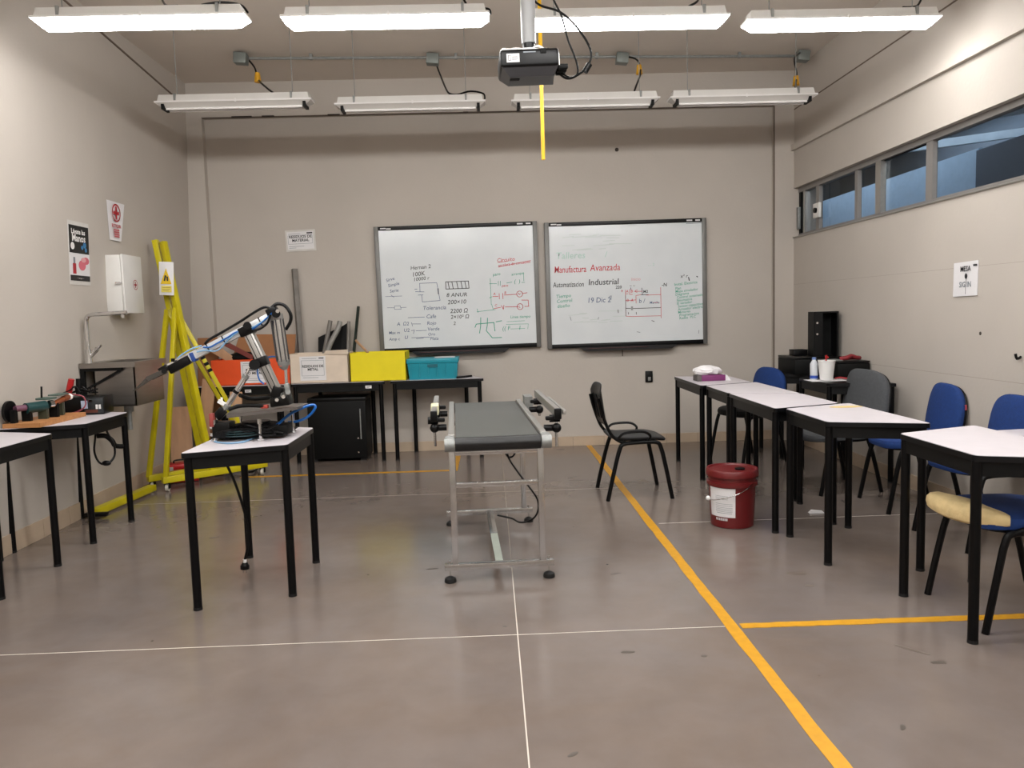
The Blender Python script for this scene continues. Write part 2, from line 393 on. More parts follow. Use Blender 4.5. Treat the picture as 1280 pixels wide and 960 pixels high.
# neighbouring hall seen through the strip
nb = struct('trim_1', G().bb(9.0, 9.1, -1, 20, 0, 5.2).bb(3.4, 9.1, 20, 20.1, 0, 5.2).bb(3.4, 9.1, -1, 20, 5.1, 5.2).bb(3.4, 9.1, -1.1, -1, 0, 5.2).bb(3.4, 9.1, -1, 20, -.1, 0).bb(3.36, 3.4, D+.15, 20, 0, 5.2).bb(3.36, 3.4, -1, D+.15, ZC, 5.2), NGREY)  # shell of the neighbouring hall: walls, floor and ceiling
obj('partition', G().bb(6.5, 6.6, 10.35, 16.5, 0, 3.40), NBLUE, nb)
obj('partition', G().bb(6.45, 6.6, 8.2, 10.32, 0, 3.36), M('slate_panel', '3e4a56', .7), nb)
g = G()
for x, z in ((5.2, 4.0), (6.2, 4.45), (7.4, 4.3)): g.cyl((x, 0, z), (x, 19.8, z), .035, seg=10)
g.beam((4.4, 9.4, 3.35), (8.8, 10.2, 4.1), .08, .08); g.beam((4.2, 12.4, 3.55), (8.8, 12.0, 4.0), .1, .12)
for y in (6, 8, 10, 12, 14): g.beam((3.6, y, 4.85), (8.9, y, 4.85), .12, .25)
obj('pipe_run', g, M('steel_pipe', '9aa2a6', .4, .5), nb)
for loc, sz, pw in (((6, 8, 4.7), (3, 6), 70), ((7, 13, 4.7), (3, 5), 480)):
    ld = bpy.data.lights.new('hall_light', 'AREA'); ld.shape = 'RECTANGLE'; ld.size, ld.size_y = sz; ld.energy = pw; ld.color = (.72, .84, 1)
    lo = bpy.data.objects.new('hall_light', ld); lo.location = loc; COL.objects.link(lo)

# ------------------------------------------------------------------ light fixtures
def fixture(cx, cy, z, lit, label, group, rz=0, tilt=0, L_=1.23):
    t = thing('strip_light', label, 'light', (cx, cy, z), (0, tilt, rz), group)
    h = L_/2
    g = G(); P = lambda hx, hy, zz: [(-hx, -hy, zz), (hx, -hy, zz), (hx, hy, zz), (-hx, hy, zz)]
    g.hull8(P(h-.02, .065, 0)+P(h-.03, .05, .055)); obj('housing', g, WHT, t)
    g = G(); g.hull8(P(h, .072, -.008)+P(h, .072, .004)); obj('rim', g, WHTP, t)
    dh = .046 if lit else .035
    g = G(); g.hull8(P(h-.055, .035, -.008-dh)+P(h-.004, .068, -.008)); obj('diffuser', g, LIT if lit else DIFF, t)
    if not lit:
        for s in (-1, 1): obj('lamp_tube', G().cyl((-h+.08, s*.035, -.052), (h-.08, s*.035, -.052), .009, seg=8), WHTP, t)
        for s in (-1, 1): obj('end_cap', G().bb(s*(h-.06)-.012, s*(h-.06)+.012, -.06, .06, -.058, -.008), BLKM, t)
    for s in (-1, 1):
        obj('clip', G().bb(s*(h-.16)-.008, s*(h-.16)+.008, -.068, -.05, -.004, .058), GALV, t)
        obj('clip', G().bb(s*.02-.006, s*.02+.006, -.076, -.07, -.014, .012), WHTP, t) if s > 0 else None
    for s in (-1, 1):
        obj('hanger_rod', G().cyl((s*(h-.16), 0, .05), (s*(h-.16), 0, ZC-z-.004), .003, seg=6), GALV, t)
        obj('ceiling_anchor', G().cyl((s*(h-.16), 0, ZC-z-.016), (s*(h-.16), 0, ZC-z-.004), .014, seg=8), M('anchor', '55483f', .8), t)
    return t
pos_names = ['leftmost', 'second from left', 'third, behind the projector pole', 'rightmost']
FR = [(-1.995, 4.85, 3.20, .0), (-.565, 4.91, 3.20, .0), (.915, 5.01, 3.20, 0), (2.29, 5.10, 3.20, 0)]
FL = [];
for (x, y, z, rz), n in zip(FR, pos_names): FL.append(fixture(x, y, z, True, 'glowing white strip light hanging in the front row, '+n, 'lit strip lights of the front row', rz, L_=1.24))
BR = [(-1.98, 6.50, 3.155), (-.597, 6.67, 3.155), (.85, 6.69, 3.155), (2.17, 6.69, 3.155)]
pos2 = ['leftmost', 'second from left', 'third, behind the yellow strip', 'rightmost']
BL = []
for (x, y, z), n in zip(BR, pos2): BL.append(fixture(x, y, z, False, 'unlit white strip light hanging in the back row, '+n, 'unlit strip lights of the back row', L_=1.235))
for k, y in enumerate((3.05, 1.1, -1.2)):
    for j, x in enumerate((-1.99, -.57, .90, 2.28)):
        fixture(x, y, 3.2, True, ('first', 'second', 'third')[k]+' unseen row towards the camera, glowing strip light, '+('leftmost', 'second from left', 'third from left', 'rightmost')[j], 'lit strip lights outside the photo')

# conduit with junction boxes and cords
g = G(); zc_ = ZC-.035
A = (-2.145, 7.244, 3.732); B = (3.022, 7.500, 3.732)
cd = thing('ceiling_conduit', 'thin grey metal conduit running across the ceiling through four junction boxes', 'conduit', ((A[0]+B[0])/2, (A[1]+B[1])/2, zc_))
obj('pipe', G().cyl(A, B, .013, seg=10), GALV, cd, world=True)
for t_ in (.12, .37, .62, .88):
    q = Vector(A).lerp(Vector(B), t_); obj('pipe_clamp', G().bb(q.x-.012, q.x+.012, q.y-.016, q.y+.016, q.z-.014, ZC), GALV, cd, world=True)
JB = [(-2.120, 7.207, 3.720), (-0.442, 7.335, 3.720), (1.290, 7.422, 3.720), (2.984, 7.460, 3.720)]
for q in JB:
    obj('junction_box', G().box((q[0], q[1]-.02, q[2]-.01), (.11, .1, .09), (0, .1, 0), .006), M('box_grey', '7b807c', .5, .3), cd, world=True)
CP = [[(-2.118, 7.300, 3.770), (-2.010, 7.200, 3.640), (-1.946, 7.050, 3.499), (-1.794, 6.700, 3.330), (-1.683, 6.560, 3.231)],
      [(-0.412, 7.400, 3.683), (-0.357, 7.100, 3.481), (-0.305, 6.800, 3.301), (-0.275, 6.700, 3.240), (-0.207, 6.650, 3.218), (-0.100, 6.620, 3.233), (0.004, 6.620, 3.212), (0.016, 6.620, 3.167)],
      [(1.346, 7.400, 3.726), (1.400, 7.300, 3.672), (1.407, 7.150, 3.570), (1.376, 7.000, 3.443), (1.301, 6.800, 3.293), (1.265, 6.720, 3.213)],
      [(2.945, 7.400, 3.730), (2.814, 7.200, 3.613), (2.758, 7.000, 3.428), (2.692, 6.850, 3.318), (2.646, 6.750, 3.225)]]
CN = [(-1.932, 7.000, 3.491), None, (1.389, 7.100, 3.520), (2.712, 6.900, 3.339)]
for pts, cn, fx_ in zip(CP, CN, BL):
    t = obj('power_cord', G().tube(pts, .008, 6), BLKP, fx_, world=True)
    if cn: obj('plug', G().cyl((cn[0], cn[1], cn[2]-.04), (cn[0], cn[1], cn[2]+.04), .03, .02, 10), M('plug_yellow', 'cf9a1c', .5), t, world=True)
for pts, k in (([(-2.043, 5.300, 3.480), (-1.944, 5.100, 3.368), (-1.801, 4.900, 3.289)], 0), ([(-1.659, 4.900, 3.291), (-1.550, 4.900, 3.303), (-1.432, 4.900, 3.287), (-1.388, 4.900, 3.240)], 0),
             ([(-0.096, 4.950, 3.310), (-0.058, 4.930, 3.255), (0.048, 4.930, 3.249), (0.062, 4.930, 3.216)], 1), ([(1.305, 5.050, 3.285), (1.351, 5.050, 3.308), (1.380, 5.100, 3.342)], 2),
             ([(2.698, 5.120, 3.281), (2.786, 5.120, 3.285), (2.833, 5.150, 3.335)], 3)):
    obj('power_cord', G().tube(pts, .007, 6), BLKP, FL[k], world=True)
# projector on a pole
PYY = 4.2
t = thing('projector_mount', 'white ceiling pole carrying the projector', 'mount', (0.247, 4.200, 2.795))
px, py, pz = (0.247, 4.200, 2.795)
obj('pole', G().cyl((px, py, pz), (px, py, ZC), .038, seg=24), M('pole_paint', '8c8c8c', .35), t, world=True)
obj('collar', G().cyl((px, py, pz-.045), (px, py, pz+.002), .032, seg=20), BLKP, t, world=True)
g = G()
for a in range(4):
    an = a*PI/2+.5; g.tube([(px, py, pz-.04), (px+.08*math.cos(an), py+.08*math.sin(an), pz-.035), (px+.15*math.cos(an), py+.11*math.sin(an), pz-.06)], .007, 6)
g.cyl((px, py, pz-.05), (px, py, pz-.04), .07)
obj('bracket', g, WHTP, t, world=True)
obj('base_plate', G().cyl((px, py, ZC-.02), (px, py, ZC-.001), .09), WHTP, t, world=True)
t = thing('projector', 'black ceiling projector with a white sticker hanging from a white pole', 'projector', (px-.005, py, pz-.22), (0, -.03, .04))
g = G(); g.box((0, 0, .115), (.30, .24, .09), None, .015, 3); bd = obj('body', g, BLKP, t)
g = G(); g.hull8([(-.10, -.075, .035), (.125, -.075, .035), (.14, .09, .035), (-.10, .09, .035), (-.145, -.115, .075), (.145, -.115, .075), (.145, .115, .075), (-.145, .115, .075)]); obj('underside', g, M('projector_grey', '3b3b3e', .4), t)
obj('vent', G().box((-.075, -.03, .034), (.05, .03, .004)), BLKM, bd)
obj('sticker', G().box((-.085, -.121, .115), (.065, .002, .042), None, 0), WPAP, t)
obj('sticker_print', flat([[(-.108, .102), (-.108, .128), (-.098, .128), (-.098, .102), (-.108, .102)], [(-.09, .12), (-.062, .12)], [(-.09, .114), (-.06, .114)], [(-.09, .107), (-.066, .107)]], .0025, -.1225), INK, t)
obj('lettering', flat([[(-.03, .142), (.03, .142)]], .006, -.1205), INKG, t)
obj('lens_recess', G().box((.07, -.121, .145), (.03, .004, .025), None, .003), BLKM, t)
obj('focus_wheel', G().sph((.10, -.06, .165), .018, (1, 1, .6)), BLKP, t)
obj('connector_panel', G().box((.152, 0, .11), (.006, .19, .06)), ALUS, t)
g = G()
for yy_ in (-.08, -.03, .02): g.box((.172, yy_, .075), (.05, .028, .022), None, .003)
obj('connector', g, BLKM, t)['kind'] = 'stuff'
obj('plug_block', G().box((-.11, 0, .18), (.05, .05, .035), (0, 0, .3), .005), WHTP, t)
C0 = (0.439, 4.200, 2.618)
pc_ = obj('cable', G().tube([(0.394, 4.200, 2.651), C0, (0.490, 4.200, 2.629), (0.554, 4.200, 2.680), (0.568, 4.200, 2.760), (0.503, 4.200, 2.870), (0.418, 4.250, 2.971), (0.297, 4.300, 3.040), (0.237, 4.300, 3.176)], .006, 8), BLKM, t, world=True)
obj('ferrite_bead', G().cyl((0.536, 4.200, 2.648), (0.562, 4.200, 2.688), .016, seg=12), BLKP, pc_, world=True)
obj('cable', G().tube([(0.394, 4.200, 2.667), (0.456, 4.200, 2.621), (0.498, 4.200, 2.641), (0.491, 4.200, 2.710), (0.452, 4.200, 2.811), (0.423, 4.220, 2.939), (0.384, 4.220, 3.020), (0.337, 4.220, 3.141)], .005, 8), BLKM, t, world=True)
# yellow strip
g = G(); a = (0.410, 5.600, 2.471); g.bb(a[0]-.0125, a[0]+.0125, 5.59, 5.606, a[2], ZC); g.bb(a[0]-.003, a[0]+.003, 5.583, 5.59, a[2], ZC)
tag(obj('hanging_strip', g, YSTRIP, loc=(a[0], 5.6, a[2]), world=True), 'long narrow yellow plastic strip hanging straight down from the ceiling', 'strip')

# ------------------------------------------------------------------ floor tape
def tape(pts_a, pts_b, label, wd):
    a = Vector(pts_a); b = Vector(pts_b); d = (b-a).normalized(); n = Vector((-d.y, d.x, 0))*wd/2; g = G(); P = []; Q = []
    N_ = 60; r = random.Random(3)
    for k in range(N_+1):
        q = a.lerp(b, k/N_); j = r.uniform(-.0025, .0025); P.append(q+n*(1+j/wd*2)); Q.append(q-n*(1+r.uniform(-.0025, .0025)/wd*2))
    for k in range(N_):
        vs_ = [g.bm.verts.new((v.x, v.y, z_)) for z_ in (.0005, .0022) for v in (P[k], P[k+1], Q[k+1], Q[k])]
        for f in ((0, 1, 2, 3), (4, 5, 6, 7), (0, 1, 5, 4), (2, 3, 7, 6)): g.bm.faces.new([vs_[i] for i in f])
    o = obj('floor_tape', g, YTAPE, loc=(a.x, a.y, 0), world=True); tag(o, label, 'floor tape')
tape((1.0, D-.02, 0), (1.035, .8, 0), 'long yellow line on the floor running from the back wall towards the camera', .055)
tape((1.065, 3.315, 0), (3.1, 3.29, 0), 'yellow line on the floor branching right from the long line under the nearest right desk', .052)
tape((-2.3, 7.045, 0), (-.335, 7.035, 0), 'yellow line on the floor left of the conveyor, parallel to the back wall', .05)
tape((-.36, 7.07, 0), (-.36, D-.02, 0), 'short yellow line on the floor behind the conveyor reaching the back wall', .05)

# ------------------------------------------------------------------ desks
TH = .785
def rounded(poly, r=.03, n=4):
    out = []; L_ = len(poly)
    for i in range(L_):
        p = Vector(poly[i]); a = (Vector(poly[i-1])-p).normalized(); b = (Vector(poly[(i+1) % L_])-p).normalized()
        for k in range(n+1):
            t = k/n; q = (p+a*r)*(1-t)**2+p*2*t*(1-t)+(p+b*r)*t*t; out.append((q.x, q.y))
    return out
def make_desk(label, group):
    t = thing('trapezoid_desk', label, 'desk', (0, 0, 0), (0, 0, 0), group)
    L1, S1, H = .462, .296, .235
    top = [(-L1, -H), (L1, -H), (S1, H), (-S1, H)]
    obj('edge_band', G().prism(rounded(top, .028), TH-.026, TH-.002), EDGE, t)
    ins = [(x*.992, y*.985) for x, y in top]
    obj('tabletop', G().prism(rounded(ins, .026), TH-.003, TH), WLAM, t)
    a = [(-L1+.048, -H+.022), (L1-.048, -H+.022), (S1-.026, H-.022), (-S1+.026, H-.022)]
    g = G()
    for i in range(4):
        p = Vector(a[i]); q = Vector(a[(i+1) % 4]); d = (q-p).normalized(); n = Vector((-d.y, d.x))*.011
        g.hull8([(*(c_), z_) for z_ in (TH-.088, TH-.024) for c_ in (p-n, q-n, q+n, p+n)])
    obj('frame', g, APRON, t)
    for x, y in a:
        dx = .0
        lg = obj('leg', G().cyl((x, y, .012), (x, y, TH-.028), .0205, seg=16), BLK, t)
        obj('foot_cap', G().cyl((x, y, 0), (x, y, .014), .0215, seg=16), RUB, lg)
    return t
desk = make_desk('white-topped trapezoid desk with a robot arm standing on it', 'trapezoid desks')
desk.location = (-1.262, 4.185, 0); desk.rotation_euler = (0, 0, -PI/2)
G_ = 'trapezoid desks'
dup(desk, (-2.80, 4.30, 0), (0, 0, -PI/2), 'white-topped desk cut off by the left edge of the photo, nearest on the left', G_)
dup(desk, (-2.822, 5.30, 0), (0, 0, -PI/2), 'white-topped desk against the left wall carrying the motor board', G_)
dk1 = dup(desk, (2.155, 3.325, 0), (0, 0, PI/2), 'nearest white-topped desk on the right, cut by the photo edge', G_)
dup(desk, (2.0, 4.35, 0), (0, 0, PI/2), 'right-hand desk with a yellow stain, second nearest to the camera', G_)
dup(desk, (1.945, 5.128, 0), (0, 0, -PI/2), 'middle desk of the right-hand row, behind the stained one', G_)
dup(desk, (1.945, 5.90, 0), (0, 0, PI/2), 'fourth desk of the right-hand row, just in front of the tissue box desk', G_)
dup(desk, (1.915, 6.685, 0), (0, 0, -PI/2), 'farthest desk of the right-hand row, with the tissue box on it', G_)
dup(desk, (-.535, 7.86, 0), (0, 0, 0), 'desk against the back wall holding the teal crate', G_)
dup(desk, (-1.495, 7.84, 0), (0, 0, 0), 'desk against the back wall above the black cabinet', G_)
dup(desk, (-2.455, 7.80, 0), (0, 0, 0), 'desk in the back left corner under the orange bin', G_)
dup(desk, (2.88, 6.36, 0), (0, 0, PI/2), 'small desk by the right wall with the white foam cup on it', G_)
dup(desk, (2.86, 7.32, 0), (0, 0, PI/2), 'desk in the back right corner holding black equipment cases', G_)
for dq in [o for o in S.objects if o.get('label', '').startswith(('small desk by the right wall', 'desk in the back right corner'))]:
    for ch in dq.children:
        if ch.name.startswith('tabletop'):
            ch.data = ch.data.copy(); ch.data.materials[0] = BLK
def label_sticker(loc, rz, w_=.04, label='white inventory sticker on a desk apron'):
    t = thing('inventory_sticker', label, 'sticker', loc, (0, 0, rz))
    obj('paper', G().bb(-w_/2, w_/2, 0, .001, -.014, .014), WPAP, t)
    obj('print', flat([[(-w_*.3, .004), (w_*.3, .004)], [(-w_*.3, -.004), (w_*.1, -.004)]], .003, -.0008), INK, t)
label_sticker((1.9492, 3.10, .722), -PI/2, .05, 'white sticker on left side of the nearest right desk')
label_sticker((2.12, 3.0, .722), -.1, .06, 'torn white sticker on front of the nearest right desk')
label_sticker((1.712, 6.33, .74), -PI/2, .05, 'white sticker on the tissue-box desk apron')
label_sticker((-.45, 7.637, .735), 0, .06, 'white sticker on front of the teal crate desk')
label_sticker((-1.2, 7.615, .735), 0, .06, 'white sticker on front of the desk above the black cabinet')
label_sticker((-2.35, 7.575, .735), 0, .06, 'white sticker on front of the desk under the orange bin')
# stain on desk
g = disc(0, 0, .1, 0, seg=18, sz=.45); g.bm.transform(Matrix.Rotation(PI/2, 4, 'X')); 
tag(obj('stain', g, M('yellow_stain', 'd6bd78', .5), loc=(2.13, 4.63, TH+.0012), world=False), 'yellow paint stain on the top of the second right desk', 'stain')

# ------------------------------------------------------------------ chairs
def chair_frame(t, sw=.235, mat=BLK, loops=True, hz=.425):
    r = .0155
    for s in (-1, 1):
        obj('leg', G().tube([(s*sw, .235, .0), (s*(sw-.005), .19, hz*.55), (s*(sw-.012), .155, hz-.04), (s*(sw-.014), .12, hz), (s*(sw-.014), 0, hz+.005)], r, 10), mat, t)
        obj('leg', G().tube([(s*sw, -.25, .0), (s*(sw-.004), -.20, hz*.5), (s*(sw-.012), -.155, hz-.05), (s*(sw-.014), -.12, hz-.005), (s*(sw-.014), 0, hz+.005)], r, 10), mat, t)
    g = G(); g.tube([(-sw+.012, .10, hz), (sw-.012, .10, hz)], .011, 8, 0); g.tube([(-sw+.012, -.10, hz), (sw-.012, -.10, hz)], .011, 8, 0)
    obj('seat_frame', g, mat, t)
def make_shell_chair():
    t = thing('stacking_chair', 'black plastic stacking chair standing alone beside the yellow floor line', 'chair')
    chair_frame(t)
    seat = G(); seat.pad(selp(.225, .215, 5), .024, Matrix.Translation((0, .0, .44)), lambda x, y: -.10*max(0, (y-.12))**1*1.6-.25*(x*x)*0-.15*max(0, -y-.1)*-1)
    obj('seat', seat, BLKP, t)
    Mb = Matrix.Translation((0, -.245, .70)) @ Matrix.Rotation(PI/2+.18, 4, 'X')
    back = G(); back.pad(selp(.22, .165, 4.5), .014, Mb, lambda x, y: .5*x*x+(.35*max(0, y-.1)*-1))
    bk = obj('backrest', back, BLKP, t)
    g = G()
    for k in range(-2, 3): g.beam((k*.065, -.262+k*k*.004, .60), (k*.065, -.298+k*k*.004, .78), .008, .006)
    obj('rib', g, BLKM, bk)
    for s in (-1, 1):
        obj('back_support', G().tube([(s*.20, -.05, .425), (s*.20, -.14, .435), (s*.20, -.215, .50), (s*.19, -.27, .64), (s*.185, -.30, .76)], .012, 8), BLK, t)
    for s in (-1, 1):
        obj('handle_loop', G().tube([(s*.232, -.175, .455), (s*.242, -.13, .50), (s*.245, -.06, .512), (s*.245, .03, .508), (s*.235, .075, .475), (s*.225, .06, .44)], .0095, 8), BLK, t)
    return t
bc = make_shell_chair(); bc.location = (1.075, 5.915, 0); bc.rotation_euler = (0, 0, -PI/2+.03)
def make_pad_chair(label, fab, w_=.225, bh=.19, bw=.215, bz=.655, n=3, zs=.432, sd=.22):
    t = thing('padded_chair', label, 'chair', (0, 0, 0), (0, 0, 0), 'padded chairs along the right wall')
    chair_frame(t)
    obj('seat', G().pad(selp(w_, sd, 3.4), .062, Matrix.Translation((0, .01+sd-.22, zs)), lambda x, y: -.12*max(0, y-.12), .3), fab, t)
    obj('seat_shell', G().pad(selp(w_*.96, .21, 3.4), .02, Matrix.Translation((0, .01, zs-.012)), None, 0), BLKP, t)
    Mb = Matrix.Translation((0, -.235, bz)) @ Matrix.Rotation(PI/2+.16, 4, 'X') @ Matrix.Rotation(0, 4, 'Z')
    obj('backrest', G().pad(selp(bw, bh, n, taper=.07), -.045, Mb, lambda x, y: .7*x*x, .3), fab, t)
    obj('back_shell', G().pad(selp(bw*.97, bh*.97, n, taper=.07), .022, Mb, lambda x, y: .7*x*x, .2), BLKP, t)
    for s in (-1, 1):
        obj('back_support', G().tube([(s*.05, -.05, .425), (s*.05, -.2, .43), (s*.05, -.27, .50), (s*.05, -.285, .66)], .012, 8), BLK, t)
        obj('side_rail', G().tube([(s*.222, .12, .425), (s*.24, .06, .45), (s*.24, -.1, .455), (s*.222, -.15, .41)], .012, 8), BLK, t)
    return t
b1 = make_pad_chair('blue padded chair against the right wall, behind the stained desk', BLUEF)
b1.location = (2.86, 5.26, 0); b1.rotation_euler = (0, 0, PI/2-.06)
b2 = dup(b1, (2.83, 4.44, 0), (0, 0, PI/2+.1), 'blue padded chair behind the nearest right desk, its backrest cut by the photo edge')
b3 = dup(b1, (2.29, 3.36, 0), (0, 0, PI/2-.04), 'blue padded chair under the nearest right desk, with tan foam showing on its seat')
b4 = dup(b1, (2.33, 7.06, 0), (0, 0, PI/2+.35), 'farthest blue padded chair, near the black cases in the back right corner')
for ch in b4.children:
    if ch.name.startswith('seat') and 'shell' not in ch.name and 'frame' not in ch.name:
        ch.data = ch.data.copy(); ch.data.materials[0] = BLKM; ch['label'] = 'worn black seat'
gc = make_pad_chair('grey padded chair by the right wall, between the two blue chairs and the cup desk', GREYF, .25, .225, .275, .68, 3.6, .40, .25)
gc.location = (2.60, 5.86, 0); gc.rotation_euler = (0, 0, PI/2+.12)
# foam on the near chair seat
g = G(); pts = [(2.033, 3.495, 0.500), (1.924, 3.246, 0.500), (1.901, 3.092, 0.500), (1.921, 2.993, 0.500), (1.981, 2.962, 0.500), (2.086, 3.030, 0.500)]
R_ = []
fo = []
P_ = [Vector(p) for p in ((2.09, 3.60, .475), (2.05, 3.55, .475), (2.04, 3.45, .475), (2.05, 3.34, .475), (2.08, 3.24, .475), (2.15, 3.15, .475))]
rg = []
for i, p in enumerate(smooth_pts(P_, 4)):
    d = (Vector((2.3, 3.40, .49))-p).normalized(); wv = .085; kq = math.sin(PI*(i+.9)/21.8)**.42
    rg.append([p+d*u_*kq+Vector((0, 0, z_*kq)) for u_, z_ in ((-.01, -.044), (-.028, -.03), (-.036, .0), (-.032, .024), (-.014, .042), (.03, .05), (wv, .036), (wv, -.03))])
g.rings(rg); obj('foam_padding', g, FOAM, b3, world=True)['label'] = 'exposed tan foam'
g = G(); g.bb(-.2, .12, .19, .21, 0, .01)
# red tag on the blue chair
obj('red_tag', G().box((-.20, -.27, .70), (.01, .02, .035)), M('tag_red', 'a8404a', .6), b1)
# writing tablet on the second blue chair
tb = obj('writing_tablet', G().box((-.27, .0, .66), (.22, .30, .018), (0, 0, 0), .004), BLKP, b2); obj('tablet_face', G().box((-.27, .0, .671), (.20, .28, .004)), WLAM, tb)
obj('tablet_post', G().tube([(-.235, -.1, .43), (-.26, -.1, .55), (-.26, -.06, .655)], .011, 8), BLK, b2)
# white scrap on the floor
g = G(); q = Vector((2.168, 5.144, 0.000)); g.hull8([q+Vector(v) for v in ((-.05, -.02, .001), (.05, -.02, .001), (.05, .02, .001), (-.05, .015, .001), (-.045, -.012, .018), (.03, -.012, .012), (.045, .012, .012), (-.03, .01, .022))])
tag(obj('paper_scrap', g, WPAP, loc=q, world=True), 'crumpled white scrap lying on the floor under the right-hand desks', 'scrap')

# ------------------------------------------------------------------ bucket
bx, by = 1.535, 4.95
t = thing('bucket', 'dark red plastic bucket with lid and white label on the floor', 'bucket', (bx, by, 0))
g = G().lathe([(.128, 0), (.134, .004), (.140, .10), (.146, .25), (.146, .268), (.160, .270), (.161, .292), (.149, .296), (.149, .318), (.157, .320), (.157, .332), (.148, .334)], seg=48); obj('body', g, BRED, t)
g = G().lathe([(.158, .328), (.166, .330), (.166, .362), (.160, .372), (.150, .372), (.146, .362), (.03, .362)], seg=48); ld_ = obj('lid', g, BRED, t)
obj('spout_cap', G().cyl((.045, -.02, .362), (.045, -.02, .372), .032, seg=20), BLKP, ld_)
g = G()
def cylpatch(a0, a1, z0, z1, rad, n=14):
    g = G()
    for k in range(n):
        A = a0+(a1-a0)*k/n; B = a0+(a1-a0)*(k+1)/n; vv = [g.bm.verts.new((rad(z)*math.cos(q), rad(z)*math.sin(q), z)) for q, z in ((A, z0), (B, z0), (B, z1), (A, z1))]; g.bm.faces.new(vv)
    bmesh.ops.remove_doubles(g.bm, verts=g.bm.verts, dist=1e-5); return g
rb = lambda z: .1355+(z)*.0445+.001
obj('label_sheet', cylpatch(-PI+.12, -PI/2-.16, .075, .262, rb), WPAP, t)
rb2 = lambda z: rb(z)+.0008
g = cylpatch(-PI+.55, -PI/2-.3, .100, .103, rb2)
def addp(a0, a1, z0, z1):
    q = cylpatch(a0, a1, z0, z1, rb2); me = bpy.data.meshes.new('x'); q.bm.to_mesh(me); q.bm.free(); g.bm.from_mesh(me); bpy.data.meshes.remove(me)
for z in (.11, .118, .127, .136, .148, .16, .19, .2, .21): addp(-PI+.5, -PI/2-.28-(.2 if z > .18 else 0), z, z+.0022)
obj('label_print', g, INKG, t)
g = cylpatch(-PI+.5, -PI+.56, .052, .068, rb2)
for k in range(7): addp(-PI+.6+k*.07, -PI+.64+k*.07, .052, .068)
obj('lettering', g, WPAP, t)
ho = []
for k in range(13):
    a = PI*k/12; ho.append((-.166*math.cos(a)*1.0, -.166*math.sin(a)*.98-.0, .20+.0))
# bail handle hanging down the front
hp = [(-.165, -.03, .185)]+[(.168*math.cos(-PI+q*.30)-.0, .168*math.sin(-PI+q*.30), z) for q, z in ((1, .18), (2, .186), (3, .20), (4, .215), (5, .235), (6, .262), (7, .29))]
obj('handle', G().tube(hp, .0028, 6), CHR, t)
obj('handle_ear', G().sph((-.166, -.035, .185), .015), WHTP, t)

# ------------------------------------------------------------------ conveyor
t = thing('belt_conveyor', 'small grey belt conveyor on an aluminium stand in the middle of the room', 'conveyor', (-.015, 4.61, 0), (0, 0, .047))
obj('belt', G().bb(-.208, .208, -.765, .765, .755, .80, .004), BELT, t)
for y in (-.765, .765): obj('roller', G().cyl((-.212, y, .765), (.212, y, .765), .036, seg=24), BELTD, t)
for s in (-1, 1):
    r_ = obj('side_rail', G().bb(s*.214, s*.246, -.74, .78, .735, .812, .003), ALUS, t)
    obj('roller_bracket', G().bb(s*.214, s*.262, -.80, -.735, .735, .808, .01).cyl((s*.215, -.79, .768), (s*.264, -.79, .768), .034), GALV, t)
for y, nm in ((-.565, 'front'), (.565, 'rear')):
    for s in (-1, 1):
        obj('post', G().bb(s*.232-.016, s*.232+.016, y-.016, y+.016, .095, .74, .002), ALU, t)
        ft = obj('foot', G().lathe([(.03, 0), (.032, .006), (.028, .022), (.014, .03), (.006, .034)], (s*.262, y, 0), 18), RUB, t)
        obj('foot_stem', G().cyl((s*.262, y, .03), (s*.262, y, .115), .005, seg=8), CHR, ft)
    obj('base_bar', G().bb(-.29, .29, y-.017, y+.017, .065, .098, .002), ALU, t)
    obj('cross_bar', G().bb(-.216, .216, y-.012, y+.012, .505, .53, .002), ALU, t)
    obj('cross_bar', G().bb(-.216, .216, y-.012, y+.012, .675, .70, .002), ALU, t)
obj('spine_bar', G().bb(-.022, .022, -.548, .548, .068, .094, .002), ALU, t)
obj('cover_strip', G().bb(-.02, .02, -.54, -.02, .0945, .0965), M('pale_strip', 'b5bdb2', .5), t)
for s in (-1, 1):
    xx_ = s*.32; y0, y1 = (-.62, .40)
    z_ = .865 if s > 0 else .855
    if s < 0: y0, y1 = -.45, .35
    gr = obj('guide_rail', G().bb(xx_-.014, xx_+.014, y0, y1, z_, z_+.045, .002), ALUS, t)
    if s > 0: obj('guide_rail', G().bb(xx_+.035, xx_+.05, y0+.03, y1-.3, z_+.006, z_+.03, .002), ALUS, t)
    else: obj('sensor_collar', G().bb(xx_-.022, xx_+.022, -.25, -.12, z_-.005, z_+.05, .004), M('cream_plastic', 'd8d4b0', .5), t)
    for y in (y0+.06, y1-.15):
        obj('rod', G().cyl((xx_, y, .70 if y < 0 else .76), (xx_, y, z_), .0075, seg=10), CHR, t)
        obj('clamp', G().cyl((s*.255, y, .80), (s*.34, y, .80), .018, seg=12).sph((xx_, y-.01, .80), .026), BLKP, t)
        obj('knob', G().cyl((xx_-.035, y, z_-.015), (xx_+.02, y, z_-.015), .02, seg=12).box((xx_-.02*s, y-.01, z_-.012), (.075, .03, .022), None, .006), BLKP, t)
    obj('end_block', G().bb(xx_-.018, xx_+.018, y0-.03, y0, z_-.01, z_+.045, .004), BLKP, t)
obj('motor_plate', G().bb(.25, .30, .45, .62, .78, .86), GALV, t)
obj('motor_box', G().box((.06, .45, .71), (.10, .1, .06), None, .006), BLKP, t)
c0 = (.06, 5.0, .70)
